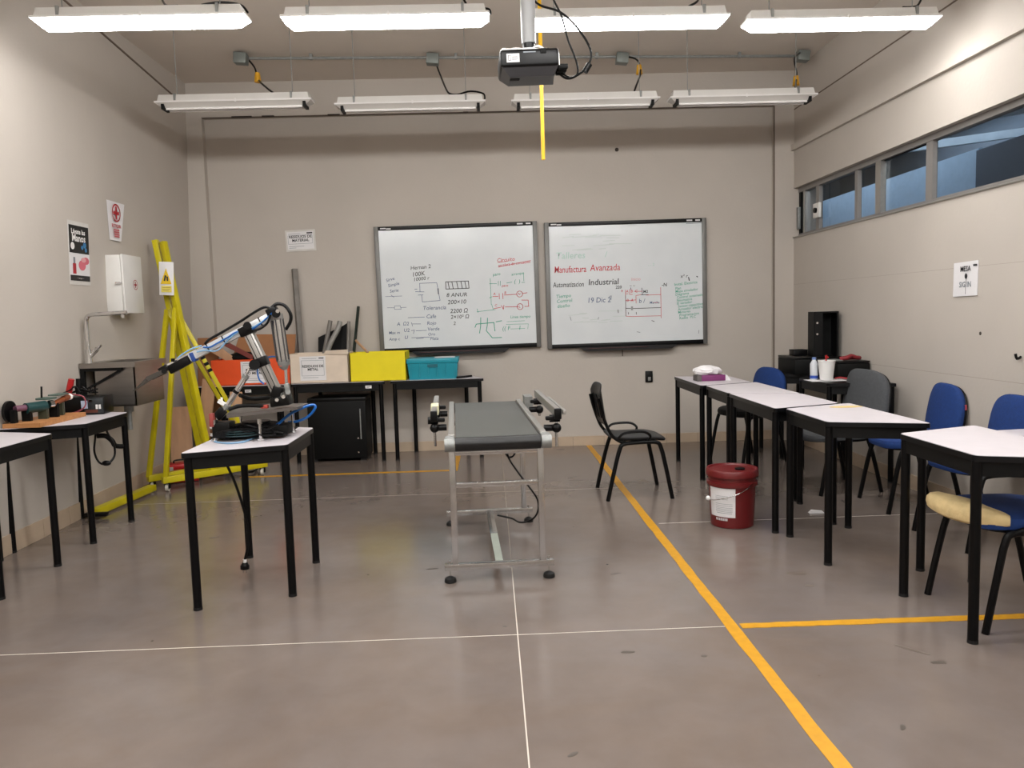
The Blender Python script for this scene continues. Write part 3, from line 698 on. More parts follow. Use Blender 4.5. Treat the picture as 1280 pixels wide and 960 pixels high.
obj('power_cable', G().tube([(0.085, 4.950, 0.543), (0.093, 4.900, 0.490), (0.150, 4.850, 0.405), (0.225, 4.800, 0.306), (0.263, 4.800, 0.239), (0.264, 4.850, 0.150), (0.224, 4.900, 0.086), (0.154, 4.950, 0.060), (0.105, 5.050, 0.061), (0.011, 5.100, 0.073)], .006, 8), BLKP, t, world=True)
obj('power_cable', G().tube([(0.065, 4.950, 0.549), (0.084, 4.950, 0.496), (0.115, 4.950, 0.490), (0.136, 4.950, 0.520), (0.132, 4.950, 0.567)], .006, 8), BLKP, t, world=True)

# ------------------------------------------------------------------ whiteboards
def board(cx, cz, W, H, label, tilt=0):
    t = thing('whiteboard', label, 'whiteboard', (cx, D-.002, cz), (0, tilt, 0), 'whiteboards on the back wall')
    obj('surface', G().bb(-W/2+.03, W/2-.03, -.045, -.0, -H/2+.035, H/2-.03), BRD, t)
    for s in (-1, 1): obj('side_frame', G().bb(s*W/2, s*(W/2-.045), -.06, 0, -H/2, H/2, .004), FRM, t)
    tf = obj('top_frame', G().bb(-W/2+.045, W/2-.045, -.058, 0, H/2-.04, H/2-.002, .003), BLKP, t)
    bf = obj('bottom_frame', G().bb(-W/2+.045, W/2-.045, -.058, 0, -H/2+.002, -H/2+.045, .003), BLKP, t)
    g = G(); tw = W*.30; g.hull8([(-tw+.05, -.10, -H/2-.035), (tw-.05, -.10, -H/2-.035), (tw-.05, -.0, -H/2-.035), (-tw+.05, -.0, -H/2-.035), (-tw, -.12, -H/2+.005), (tw, -.12, -H/2+.005), (tw, -.0, -H/2+.005), (-tw, -.0, -H/2+.005)])
    tr = obj('pen_tray', g, M('tray_grey', '3a3a3b', .4), t)
    obj('tray_slot', G().bb(-tw+.08, tw-.3, -.122, -.116, -H/2-.008, -H/2-.002), M('slot_red', '4a2a2c', .5), tr)
    obj('lettering', flat([[(-W/2+.07, H/2-.022), (-W/2+.12, H/2-.022)], [(-W/2+.13, H/2-.027), (-W/2+.17, H/2-.027)]], .012, -.059), WPAP, t)
    obj('lettering', flat([[(W/2-.20, H/2-.022), (W/2-.15, H/2-.022)], [(W/2-.11, H/2-.022), (W/2-.07, H/2-.022)]], .014, -.059), WPAP, t)
    return t
W1, H1 = 1.66, 1.285
wbL = board(-.313, 1.688, W1, H1, 'left whiteboard with resistor notes, circuit drawings and green and red ladder diagrams', -.010)
wbR = board(1.420, 1.678, 1.665, 1.29, 'right whiteboard with large red and black course titles and a red ladder diagram', -.034+.029)
def wr_(b, s, u, v, size, ink, shear=.15, al='LEFT', W=W1, H=H1, rz=0, sx=1, th=.0004):
    """u,v: 0..1 from left/top of the board"""
    return text('handwriting', s, size, ink, b, ((u-.5)*W, -.0465, (.5-v)*H), (PI/2, rz, 0), al, sx, shear, th)
def dr_(b, polys, ink, wd=.006, W=W1, H=H1):
    return obj('drawing', flat([[((u-.5)*W, (.5-v)*H) for u, v in p] for p in polys], wd, -.0463), ink, b)
L = wbL
# u,v from the zoomed crop of the left board: x 35..1165, y 55..900
def U(x): return (x-35)/1125.
def V(y): return (y-55)/845.
def pl(b, pts, ink, wd=.006): return dr_(b, [[(U(x), V(y)) for x, y in p] for p in pts], ink, wd)
def tx(b, s, x, y, size, ink, rz=0, shear=.15, th=.0003, sx=1): return wr_(b, s, U(x), V(y), size, ink, shear, rz=rz, th=th, sx=sx)
tx(L, 'Hernan 2', 272, 338, .055, INK, -.06); tx(L, '100K', 280, 382, .062, INK, -.08); tx(L, '10000 r', 288, 415, .052, INK, -.08)
tx(L, 'Sirve', 100, 415, .045, INKB, -.25); tx(L, 'Simple', 112, 450, .045, INKB, -.2); tx(L, 'Serie', 122, 487, .045, INKB, -.12)
pl(L, [[(90, 520), (205, 520)], [(130, 510), (150, 528)], [(100, 595), (150, 597)], [(150, 585), (190, 585), (195, 608), (150, 608), (150, 585)], [(195, 597), (232, 597)]], INKB, .004)
pl(L, [[(332, 495), (332, 440), (450, 440), (468, 560)], [(300, 495), (360, 498)], [(318, 518), (352, 518)], [(342, 520), (345, 565), (465, 560)], [(296, 478), (312, 478)]], INKB, .005)
pl(L, [[(457, 480), (459, 515)]], INK, .011)
tx(L, 'Tolerancia', 345, 608, .056, INKB); tx(L, 'Cafe', 365, 665, .055, INKB); tx(L, 'Rojo', 368, 710, .05, INKB); tx(L, 'Verde', 370, 750, .05, INKB); tx(L, 'Oro', 372, 785, .042, INKB); tx(L, 'Plata', 385, 815, .045, INKB)
tx(L, 'A  \u03a92', 160, 708, .05, INKB); tx(L, 'Max m', 100, 765, .042, INKB); tx(L, 'Amp c', 100, 808, .042, INKB); tx(L, 'U2', 205, 752, .05, INKB); tx(L, 'U', 208, 800, .05, INKB)
pl(L, [[(240, 667), (355, 667)], [(262, 700), (268, 725)], [(268, 710), (325, 712)], [(258, 755), (280, 752), (272, 775)], [(290, 757), (365, 757)], [(258, 803), (385, 803)], [(290, 810), (340, 808)]], INKB, .005)
pl(L, [[(512, 437), (670, 437), (672, 485), (512, 485), (512, 437)]]+[[(x, 437), (x+8, 485)] for x in (528, 555, 588, 618, 645)], INK, .007)
tx(L, '8 ANUR', 512, 527, .055, INK, sx=1.1); tx(L, '200\u00d710', 518, 575, .062, INK); tx(L, '2200 \u03a9', 533, 635, .06, INK, th=.0005); tx(L, '2\u00d710\u00b2 \u03a9', 535, 675, .055, INK, th=.0005); tx(L, '2', 552, 718, .05, INK)
tx(L, 'Circuito', 872, 308, .055, INKR, -.05); tx(L, 'escalera de contactos', 880, 342, .040, INKR, -.09, sx=.95)
pl(L, [[(878, 322), (948, 315)], [(880, 352), (1108, 315)]], INKR, .004)
pl(L, [[(822, 425), (822, 600)], [(815, 460), (865, 462)], [(878, 445), (876, 475)], [(892, 445), (890, 475)], [(935, 460), (972, 455)], [(1055, 400), (1055, 450)], [(1040, 460), (1060, 460)], [(720, 645), (850, 635)], [(722, 625), (728, 650)], [(825, 600), (835, 635)], [(810, 555), (830, 548)]], INKN, .005)
tx(L, 'paro', 840, 402, .042, INKN, -.1); tx(L, 'arranque', 970, 405, .036, INKN, -.1); tx(L, '(  )', 985, 452, .055, INKN)
pl(L, [[(835, 547), (872, 547)], [(880, 528), (880, 565)], [(905, 528), (905, 565)], [(915, 540), (1000, 538)], [(1040, 535), (1075, 530)], [(840, 628), (885, 622)], [(892, 610), (905, 635)], [(910, 608), (905, 635)], [(918, 620), (1010, 622)], [(1055, 622), (1082, 622), (1080, 580), (1035, 578)]], INKR, .006)
for yy_ in (537, 622): obj('drawing', ringd((U(1022)-.5)*W1, (.5-V(yy_))*H1, .03, .006, -.0463), INKR, L)
tx(L, 'N', 1008, 537, .036, INKR); tx(L, 'L', 1012, 622, .036, INKR); tx(L, 'B', 915, 525, .035, INKR); tx(L, 'A', 838, 530, .035, INKR); tx(L, 'paro', 900, 477, .035, INKR); tx(L, 'C', 845, 608, .035, INKR)
pl(L, [[(702, 750), (712, 728), (835, 722), (840, 780)], [(745, 685), (742, 740), (732, 790)], [(792, 690), (788, 740), (780, 775), (820, 825), (885, 825)], [(850, 718), (890, 712)]], INKN, .008)
tx(L, 'Linea tiempo', 950, 690, .04, INKN); tx(L, '(( F     1 ', 890, 765, .06, INKN)
pl(L, [[(920, 738), (1075, 740), (1070, 775)], [(950, 770), (1050, 770)], [(925, 720), (1050, 718)]], INKN, .004)
R2 = wbR
def U2(x): return (x-35)/1072.
def V2(y): return (y-48)/840.
def pr(pts, ink, wd=.006): return dr_(R2, [[(U2(x), V2(y)) for x, y in p] for p in pts], ink, wd, 1.665, 1.29)
def tr_(s, x, y, size, ink, rz=0, shear=.1, th=.0003, sx=1): return wr_(R2, s, U2(x), V2(y), size, ink, shear, W=1.665, H=1.29, rz=rz, th=th, sx=sx)
# wiped smudges
g = G(); rd = random.Random(5)
for _ in range(26):
    x = rd.uniform(150, 480); y = rd.uniform(125, 240) if _ < 14 else rd.uniform(640, 720)
    a = rd.uniform(40, 160); g2 = flat([[((U2(x)-.5)*1.665, (.5-V2(y))*1.29), ((U2(x+a)-.5)*1.665, (.5-V2(y-rd.uniform(-4, 8)))*1.29)]], .008, -.0456)
    me = bpy.data.meshes.new('x'); g2.bm.to_mesh(me); g2.bm.free(); g.bm.from_mesh(me); bpy.data.meshes.remove(me)
obj('smudge', g, SMUDGE, R2)
tr_('Talleres', 105, 270, .095, INKN2); tr_('/', 430, 270, .08, INKN2)
tr_('Manufactura', 92, 362, .095, INKR, th=.0006, sx=.70); tr_('Avanzada', 330, 357, .095, INKR, th=.0004, sx=.86)
tr_('Automatizacion', 82, 462, .075, INK, th=.0006, sx=.67); tr_('Industrial', 315, 452, .085, INK, th=.0006, sx=1.0)
tr_('Tiempo', 100, 540, .05, INKN, -.06); tr_('Control', 102, 572, .05, INKN, -.06); tr_('diseño', 105, 605, .05, INKN, -.06)
tr_('19 Dic 2', 305, 572, .075, INKB, sx=.95); pr([[(455, 548), (468, 545), (465, 572)]], INKB, .005)
pr([[(562, 510), (562, 685)], [(798, 500), (798, 705)], [(565, 535), (580, 535)], [(590, 505), (590, 540), (610, 540)], [(620, 520), (672, 522)], [(635, 548), (665, 545)], [(700, 548), (798, 548)], [(632, 548), (632, 600)], [(565, 580), (630, 578)], [(565, 685), (600, 688), (798, 690)], [(745, 600), (780, 600)], [(535, 515), (545, 515)], [(540, 508), (540, 522)]], INKR, .005)
pr([[(562, 545), (562, 683)], [(565, 632), (595, 634)], [(600, 622), (600, 645)], [(608, 622), (608, 645)], [(612, 635), (795, 635)], [(598, 495), (600, 512)], [(672, 500), (676, 545)], [(665, 545), (715, 546)], [(510, 640), (512, 660)], [(735, 720), (752, 727)], [(632, 660), (632, 675)], [(580, 660), (580, 672)]], INK, .006)
tr_('Inicio', 602, 440, .045, INKR2); tr_('220', 497, 490, .042, INK, th=.0008); tr_('-N', 805, 484, .05, INK, th=.0008); tr_('M2', 680, 525, .04, INK, th=.0006); tr_('A  B  C', 565, 520, .04, INKR); tr_('B  A', 568, 580, .04, INKR); tr_('b /', 650, 587, .06, INKB); tr_('Marcha', 722, 600, .035, INKB); tr_('~ ~', 590, 482, .04, INK)
tr_('Instal. Electrica', 888, 485, .04, INKN, -.08)
for k, s in enumerate(('Plan', 'Mapa simulador', 'Diagrama', 'Control automatico', 'Neumatica', 'El variador', 'Sensor capacitivo', 'Actuador electrico', 'Motores', 'Programacion', 'Redes  PLC')):
    tr_(s, 895+(k//3)*8, 512+k*20, .037, INKN, -.08)
tr_('x\u00b2 r.', 932, 430, .05, INK); pr([[(986, 440), (990, 460)], [(1040, 434), (1046, 438)]], INK, .01); tr_('- - 2', 715, 350, .04, INKN2, -.1); tr_('1', 1040, 808, .05, INKG)
pr([[(190, 675), (196, 700)], [(380, 685), (376, 700)], [(635, 792), (655, 797)], [(975, 83), (1075, 80)]], INKG, .006)

# wall papers and small things on the back wall
t = thing('notice_sheet', 'laminated white notice reading residuos de material, on the back wall', 'notice', (-1.900, 8.130, 2.207), (0, -.03, 0))
obj('sleeve', G().bb(-.152, .152, -.004, -.001, -.105, .11), SPLASTIC, t); obj('paper', G().bb(-.135, .132, -.0055, -.004, -.085, .092), WPAP, t)
obj('border', flat([[(-.125, -.03), (-.125, .055), (.12, .055), (.12, -.03), (-.125, -.03)]], .003, -.006), INKG, t)
text('lettering', 'RESIDUOS DE\nMATERIAL', .038, INK, t, (0, -.0062, .022), thick=.001, lines=.95)
obj('small_print', flat([[(-.12, .07), (.0, .07)], [(-.12, -.055), (.03, -.055)], [(-.12, -.07), (-.05, -.07)]], .004, -.006), INKG, t); obj('stamp', flat([[(.07, .075), (.12, .075)]], .014, -.006), INK, t)
t = thing('wall_outlet', 'black wall outlet plate on the back wall right of the lone chair', 'outlet', (1.646, 8.130, 0.705))
obj('plate', G().bb(-.038, .038, -.02, 0, -.055, .062, .004), BLKP, t); obj('socket', G().bb(-.012, .018, -.025, -.018, -.04, 0, .003), GALV, t)
tag(obj('wall_stub', G().sph((1.349, 8.125, 3.040), .02, (1, .4, 1)), DOT, loc=(1.349, 8.125, 3.040), world=True), 'small black stub on the back wall above the right whiteboard', 'stub')
t = tag(obj('drip_mark', G().bb(1.37, 1.378, D-.004, D, .93, 1.02), DOT, loc=(1.374, D, .97), world=True), 'short dark drip mark below the right whiteboard tray', 'mark')

# left wall: poster, first aid sign, cabinet, faucet, sink
LR = (LEAN, 0, PI/2)
t = thing('handwashing_poster', 'dark hand washing poster with pink hands on the left wall', 'poster', (xw(1.94)+.003, 5.90, 1.935), LR)
w2, h2 = .138, .2
obj('sleeve', G().bb(-w2-.01, w2+.01, -.0, .001, -h2-.03, h2+.03), SPLASTIC, t)
obj('paper', G().bb(-w2, w2, -.0015, .0, -h2, h2), WPAP, t)
obj('title_panel', G().bb(-w2, w2, -.0022, -.0015, -.0, h2), FLATB, t); obj('footer_panel', G().bb(-w2, w2, -.0022, -.0015, -h2, -h2+.04), FLATB, t)
text('lettering', 'L\u00e1vate las', .05, WHTP, t, (-.01, -.0026, .155), thick=.0012); text('lettering', 'Manos', .072, WHTP, t, (-.005, -.0026, .108), thick=.002)
text('lettering', '\u2014 campus \u2014', .018, WHTP, t, (0, -.0026, -h2+.02))
g = disc(-.095, .05, .026, -.0024); obj('bubble', g, WHTP, t)
for x, z, r in ((.075, .065, .022), (.04, .045, .016), (.09, .03, .016)): obj('bubble', disc(x, z, r, -.0024), BLUEP, t)
obj('bottle_print', G().bb(-.10, -.055, -.0024, -.0015, -h2+.05, -.075), M('print_red', 'a8202c', .5), t); obj('pump_print', G().bb(-.09, -.065, -.0024, -.0015, -.075, -.03), INKG, t)
g = disc(.03, -.085, .05, -.0024, sz=.75); obj('hand_print', g, PINK, t); obj('hand_print', disc(.085, -.05, .045, -.0026, sz=.6), PINK, t); obj('hand_print', disc(.05, -.045, .035, -.0028, sz=.5), M('pink_pale', 'dba0a4', .6), t)
t = thing('first_aid_sign', 'curled white first aid sign with red cross high on the left wall', 'sign', (xw(2.25)+.004, 6.47, 2.235), (LEAN, 0, PI/2))
g = G(); g.hull8([(-.10, -.001, -.155), (.07, -.012, -.155), (.07, -.011, -.155), (-.10, 0, -.155), (-.13, -.001, .155), (.13, -.02, .15), (.13, -.019, .15), (-.13, 0, .155)])
obj('paper', g, WPAP, t)
Z_ = -.016
obj('ring_print', ringd(-.01, .065, .066, .012, Z_-.002), REDP, t); obj('cross_print', flat([[(-.01, .022), (-.01, .108)], [(-.05, .065), (.03, .065)]], .026, Z_-.002), REDP, t)
text('lettering', 'BOTIQUIN', .038, REDP, t, (-.015, Z_-.002, -.04), thick=.001, sx=.85); obj('text_print', flat([[(-.06, -.07), (.03, -.07)], [(-.055, -.088), (.03, -.088)], [(-.055, -.106), (.03, -.106)], [(-.05, -.122), (.028, -.122)]], .013, Z_-.002), M('print_rose', 'c46a70', .6), t)
t = thing('first_aid_cabinet', 'white metal first aid cabinet with small red cross on the left wall', 'cabinet', (xw(1.51)+.002, 6.46, 1.50), (0, 0, PI/2))
# local x: along wall, local -y: into the room
obj('body', G().bb(-.165, .165, -.125, 0, 0, .455, .004), WHT, t)
dr = obj('door', G().bb(-.168, .168, -.145, -.128, -.004, .459, .005), WHT, t)
obj('latch', G().cyl((-.172, -.13, .235), (-.186, -.085, .235), .008, seg=8), CHR, dr)
obj('cross_emblem', flat([[(.03, .205), (.03, .245)], [(.01, .225), (.05, .225)]], .012, -.1465), REDP, t); obj('ring_emblem', ringd(.03, .225, .038, .005, -.1465), REDP, t)
# sink
t = thing('wall_sink', 'stainless steel wall sink on a black bracket, left wall', 'sink', (-2.83, 6.10, 1.10))
sx0, sx1, sy0, sy1 = XL+.045, -2.64, 5.86, 6.35
g = G(); z1_, z0_ = 1.10, .805
g.bb(sx0+.08, sx1, sy0, sy0+.012, z0_, z1_); g.bb(sx0+.08, sx1, sy1-.012, sy1, z0_, z1_); g.bb(sx1-.012, sx1, sy0, sy1, z0_, z1_); g.bb(sx0+.08, sx0+.092, sy0, sy1, z0_, z1_); g.bb(sx0+.08, sx1, sy0, sy1, z0_-.004, z0_+.008)
obj('basin', g, STEEL, t, world=True)
g = G(); g.bb(sx0, sx0+.1, sy0-.04, sy1+.03, z1_-.008, z1_+.03); g.bb(sx1-.03, sx1+.02, sy0-.04, sy1+.03, z1_-.008, z1_+.03); g.bb(sx0+.1, sx1-.03, sy0-.04, sy0+.02, z1_-.008, z1_+.03); g.bb(sx0+.1, sx1-.03, sy1-.02, sy1+.03, z1_-.008, z1_+.03)
obj('rim', g, STEEL, t, world=True)
obj('drain', G().cyl((-2.79, 6.05, .74), (-2.79, 6.05, z0_-.004), .035).cyl((-2.79, 6.05, .60), (-2.79, 6.05, .74), .018), GALV, t, world=True)
g = G(); g.bb(sx0, -2.72, sy0-.03, sy0-.008, z1_-.03, z1_); g.bb(sx0, sx0+.03, sy0-.03, sy0-.008, .88, z1_-.03); g.beam((-2.74, sy0-.019, z1_-.03), (sx0+.02, sy0-.019, .93), .012, .015)
obj('bracket', g, BLKM, t, world=True)
g = G(); g.bb(sx0, -2.80, sy1-.005, sy1+.015, z1_-.03, z1_)
obj('bracket', g, BLKM, t, world=True)
t = thing('faucet', 'tall chrome swan-neck faucet on the sink, left wall', 'faucet', (sx0+.05, 5.98, 1.13))
fx, fy = sx0+.05, 5.87
obj('body', G().cyl((fx, fy, 1.13), (fx, fy, 1.20), .026, .022).cyl((fx, fy, 1.20), (fx, fy, 1.23), .022), CHR, t, world=True)
obj('spout', G().tube([(fx, fy, 1.22), (fx, fy, 1.34), (fx, fy, 1.42), (fx+.01, fy, 1.465), (fx+.045, fy, 1.485), (fx+.12, fy, 1.488), (fx+.22, fy, 1.492), (fx+.30, fy, 1.494)], .016, 12), CHR, t, world=True)
obj('nozzle', G().cyl((fx+.27, fy, 1.455), (fx+.27, fy, 1.49), .013), CHR, t, world=True)
obj('lever', G().cyl((fx+.02, fy, 1.18), (fx+.075, fy-.01, 1.235), .013, .017).box((fx+.085, fy-.01, 1.245), (.045, .03, .015), (0, -.8, 0), .004), CHR, t, world=True)

# mesa sign on the right wall
t = thing('mesa_sign', 'white paper reading mesa on the right wall above the blue chairs', 'sign', (XR-.002, 5.11, 1.545), (0, 0, -PI/2))
g = G(); g.hull8([(-.135, 0, -.115), (.125, 0, -.11), (.125, -.006, -.11), (-.135, -.006, -.115), (-.135, 0, .11), (.13, 0, .115), (.13, -.003, .115), (-.135, -.003, .11)]); obj('paper', g, WPAP, t)
text('lettering', 'MESA', .05, INK, t, (.0, -.0068, .065), thick=.0008, sx=.95); text('lettering', 'SIG IN', .05, INKG, t, (.0, -.0068, -.038), thick=.0012, sx=.95)
obj('mark', flat([[(.085, .085), (.12, .085)]], .012, -.0066), INK, t); obj('pointer_line', flat([[(0.005, -.10), (.004, -.045), (.01, 0)]], .004, -.0069), INK, t); obj('pointer_head', disc(.008, .018, .014, -.0068, sz=1.3), INK, t)
t = tag(obj('screw_plug', G().sph((XR, 4.95, 1.19), .012, (.4, 1, 1)), DOT, loc=(XR, 4.95, 1.19), world=True), 'small dark screw plug in the right wall above the blue chair', 'plug')
t = tag(obj('wall_hook', G().tube([(XR, 4.56, 1.06), (XR-.03, 4.55, 1.05), (XR-.04, 4.55, 1.08)], .008, 6), BLKP, loc=(XR, 4.56, 1.06), world=True), 'small black hook on the right wall at the photo edge', 'hook')

# ------------------------------------------------------------------ yellow gantry frames in the left corner
def gantry(off, apex, j, Lf, Rf, mid, basel, baser, label, w_=.045, sign=False):
    t = thing('gantry_frame', label, 'frame', ((Lf[0]+Rf[0])/2, (Lf[1]+Rf[1])/2, .02), (0, 0, 0), 'yellow gantry frames')
    obj('post', G().beam(mid, apex, w_*1.1, w_*1.1, bev=.004), YEL, t, world=True)
    obj('brace', G().beam(Lf, j, w_*.8, w_*.8, bev=.003), YEL, t, world=True); obj('brace', G().beam(Rf, j, w_*.8, w_*.8, bev=.003), YEL, t, world=True)
    obj('base_bar', G().beam(basel, baser, w_*1.2, w_*1.2, bev=.003), YEL, t, world=True)
    a = Vector(basel); b = Vector(baser); d = (b-a).normalized()
    for q, dd in ((a, d*.04), (b, -d*.04)):
        c_ = q+dd; cs = obj('caster', G().cyl((c_.x-.012, c_.y, .032), (c_.x+.012, c_.y, .032), .031, seg=18), M('caster_wheel', 'c9c4b8', .4), t, world=True)
        obj('caster_fork', G().bb(c_.x-.02, c_.x-.015, c_.y-.02, c_.y+.02, .025, .075).bb(c_.x+.015, c_.x+.02, c_.y-.02, c_.y+.02, .025, .075).bb(c_.x-.02, c_.x+.02, c_.y-.02, c_.y+.02, .07, .078), BLKM, cs, world=True)
    return t
aA = (-2.821, 6.980, 2.117); jA = (-2.736, 6.930, 1.538); jB = (-2.822, 6.970, 1.527)
gantry(None, aA, jA, (-2.755, 6.54, .11), (-2.13, 7.14, .11), (-2.47, 6.82, .11), (-2.78, 6.53, .10), (-2.09, 7.15, .10), 'front yellow steel gantry frame with caution sign, leaning in the left corner')
gantry(None, (-2.897, 7.000, 2.135), jB, (-2.93, 6.62, .11), (-2.25, 7.34, .11), (-2.60, 7.0, .11), (-2.94, 6.62, .10), (-2.21, 7.36, .10), 'rear yellow steel gantry frame, behind the one with the sign')
t = thing('floor_bar', 'yellow steel bar with black end lying along the left wall', 'bar', (-2.90, 6.05, .02))
obj('bar', G().beam((-2.95, 5.72, .04), (-2.86, 6.52, .045), .07, .05, bev=.004), YEL, t, world=True); obj('end_cap', G().box((-2.92, 5.70, .03), (.16, .045, .028), None, .004), BLKP, t, world=True)
for f_, (p0_, p1_) in enumerate((((-2.306, 6.500, 1.241), (-2.288, 6.500, 1.207)), ((-2.283, 6.500, 1.181), (-2.266, 6.500, 1.147)), ((-2.255, 6.500, 1.114), (-2.237, 6.500, 1.081)))): pass
gf = bpy.data.objects['gantry_frame']
for k_ in (.30, .34, .38):
    a_ = Vector(jA).lerp(Vector((-2.13, 7.14, .11)), k_); b_ = Vector(jA).lerp(Vector((-2.13, 7.14, .11)), k_+.018); obj('hazard_band', G().beam(a_, b_, .039, .039), BLKM, gf, world=True)
q = Vector((-2.776, 6.900, 1.794))
t = thing('caution_sign', 'white sleeve with yellow caution triangle taped round the gantry posts', 'sign', q, (0, .05, .1))
g = G(); R_ = []
for k in range(9):
    u = -.06+.12*k/8; R_.append([(u, -.02-.6*(.0036-u*u)*4, -.145+.02*abs(u)/.06), (u, -.018-.6*(.0036-u*u)*4, -.145), (u, -.018-.6*(.0036-u*u)*4, .14), (u, -.02-.6*(.0036-u*u)*4, .14)])
g.rings(R_); obj('sleeve', g, WPAP, t)
T_ = G().prism([(-.045, -.05), (.045, -.05), (-.0, .085)], -.001, 0, Matrix(((1, 0, 0, 0), (0, 0, 1, -.0325), (0, 1, 0, 0), (0, 0, 0, 1)))); obj('triangle', T_, YPR, t)
obj('symbol', flat([[(-.012, -.02), (-.004, .02)], [(.012, -.02), (.01, .01)]], .014, -.034), INK, t); obj('text_panel', G().bb(-.04, .045, -.034, -.032, -.12, -.065), M('pale_yellow', 'd8c860', .5), t)
obj('text_print', flat([[(-.03, -.08), (.035, -.08)], [(-.03, -.095), (.03, -.095)], [(-.025, -.108), (.02, -.108)]], .004, -.0348), M('ochre', '9a8420', .6), t)
# boards standing in the corner
def slab(name, P, thick, mat, label, cat):
    a, b, c_, d_ = [Vector(p) for p in P]; n = (b-a).cross(d_-a).normalized()*thick; g = G(); g.hull8([a, b, c_, d_, a+n, b+n, c_+n, d_+n])
    return tag(obj(name, g, mat, loc=a, world=True), label, cat)
slab('plywood_sheet', [(-3.02, 7.30, .002), (-2.83, 7.36, .002), (-2.86, 7.45, .62), (-3.03, 7.40, .62)], .012, WOOD, 'narrow plywood sheet standing behind the yellow frames by the left wall', 'board')
slab('plywood_sheet', [(-2.813, 7.450, 0.310), (-2.700, 7.450, 0.306), (-2.649, 7.600, 0.858), (-2.779, 7.600, 0.862)], .02, WOOD, 'upright plywood offcut beside the desk under the orange bin', 'board')
slab('cardboard_sheet', [(-2.98, 7.9, .002), (-2.74, 7.9, .002), (-2.76, 8.02, 1.25), (-2.96, 8.02, 1.25)], .01, CARD, 'brown cardboard sheet standing deep in the left corner', 'board')
slab('plywood_sheet', [(-2.496, 7.350, 0.262), (-2.362, 7.350, 0.257), (-2.365, 7.450, 0.739), (-2.477, 7.450, 0.743)], .02, WOOD, 'small wooden board below the orange bin, seen behind the robot base', 'board')
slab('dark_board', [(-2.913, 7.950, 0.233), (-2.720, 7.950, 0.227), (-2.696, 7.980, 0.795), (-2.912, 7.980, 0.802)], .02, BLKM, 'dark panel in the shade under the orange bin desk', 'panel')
# red toolbox
t = thing('toolbox', 'red plastic toolbox on the floor behind the yellow frame', 'toolbox', (-2.79, 6.97, 0), (0, 0, .35))
obj('body', G().box((0, 0, .062), (.28, .16, .12), None, .01), RED, t); obj('lid', G().box((0, 0, .145), (.29, .17, .045), None, .012), RED, t); obj('handle', G().tube([(-.06, 0, .165), (-.05, 0, .19), (.05, 0, .19), (.06, 0, .165)], .008, 8), BLKP, t)
for s in (-1, 1): obj('latch', G().box((s*.08, -.088, .125), (.03, .01, .045), None, .002), M('latch_grey', 'a09a94', .4), t)
# robot cart bits
t = tag(obj('floor_clutter', G().tube([(-2.600, 7.243, 0.020), (-2.450, 7.280, 0.030), (-2.258, 7.184, 0.020), (-2.228, 7.330, 0.020)], .01, 6), BLKP, loc=(-2.490, 7.398, 0.000), world=True), 'short black cable on the floor beside the yellow frame base', 'cable')

# ------------------------------------------------------------------ back desks: bins
def bin_(name, x0, x1, y0, y1, z0, z1, mat, label, wall=.006, taper=0, lid=None):
    t = thing(name, label, 'bin', ((x0+x1)/2, (y0+y1)/2, z0))
    g = G(); tp = taper
    g.hull8([(x0+tp, y0+tp, z0+.001), (x1-tp, y0+tp, z0+.001), (x1-tp, y1-tp, z0+.001), (x0+tp, y1-tp, z0+.001), (x0+tp, y0+tp, z0+wall), (x1-tp, y0+tp, z0+wall), (x1-tp, y1-tp, z0+wall), (x0+tp, y1-tp, z0+wall)])
    obj('bottom', g, mat, t, world=True)
    for a, b, n in (((x0, y0), (x1, y0), (0, 1)), ((x1, y0), (x1, y1), (-1, 0)), ((x1, y1), (x0, y1), (0, -1)), ((x0, y1), (x0, y0), (1, 0))):
        ca = lambda p: (p[0]+(tp if p[0] == x0 else -tp), p[1]+(tp if p[1] == y0 else -tp))
        A_, B_ = ca(a), ca(b); w_ = wall
        gg = G(); gg.hull8([(A_[0], A_[1], z0), (B_[0], B_[1], z0), (B_[0]+n[0]*w_, B_[1]+n[1]*w_, z0), (A_[0]+n[0]*w_, A_[1]+n[1]*w_, z0), (a[0], a[1], z1), (b[0], b[1], z1), (b[0]+n[0]*w_, b[1]+n[1]*w_, z1), (a[0]+n[0]*w_, a[1]+n[1]*w_, z1)])
        obj('side', gg, mat, t, world=True)
    return t
zt = TH+.001
def notice(t, cx, cz, w_, h_, y, lines_):
    obj('paper', G().bb(cx-w_/2, cx+w_/2, y-.002, y, cz-h_/2, cz+h_/2), WPAP, t)
    obj('border', flat([[(cx-w_*.43, cz-h_*.3), (cx-w_*.43, cz+h_*.33), (cx+w_*.43, cz+h_*.33), (cx+w_*.43, cz-h_*.3), (cx-w_*.43, cz-h_*.3)]], .003, y-.0025), INKG, t)
    text('lettering', lines_, .034, INK, t, (cx, y-.0032, cz+.005), thick=.001, lines=.9)
    obj('small_print', flat([[(cx-w_*.4, cz+h_*.41), (cx+w_*.15, cz+h_*.41)], [(cx-w_*.4, cz-h_*.38), (cx+w_*.2, cz-h_*.38)]], .004, y-.0025), INKG, t)
    obj('stamp', flat([[(cx+w_*.25, cz+h_*.42), (cx+w_*.42, cz+h_*.42)]], .01, y-.0025), INK, t)
ob = bin_('orange_bin', -2.72, -1.955, 7.66, 7.98, zt, 1.035, ORG, 'orange bin with a white notice on the desk in the back left corner', taper=.0)
notice(ob, .03, .125, .25, .21, -.162, 'RESIDUOS\nNO METAL')
wbx = bin_('white_box', -1.955, -1.39, 7.64, 7.96, zt, 1.075, CREAM, 'cream cardboard box with a residuos de metal notice, on back desk', taper=0)
notice(wbx, -.06, .145, .25, .235, -.162, 'RESIDUOS DE\nMETAL')
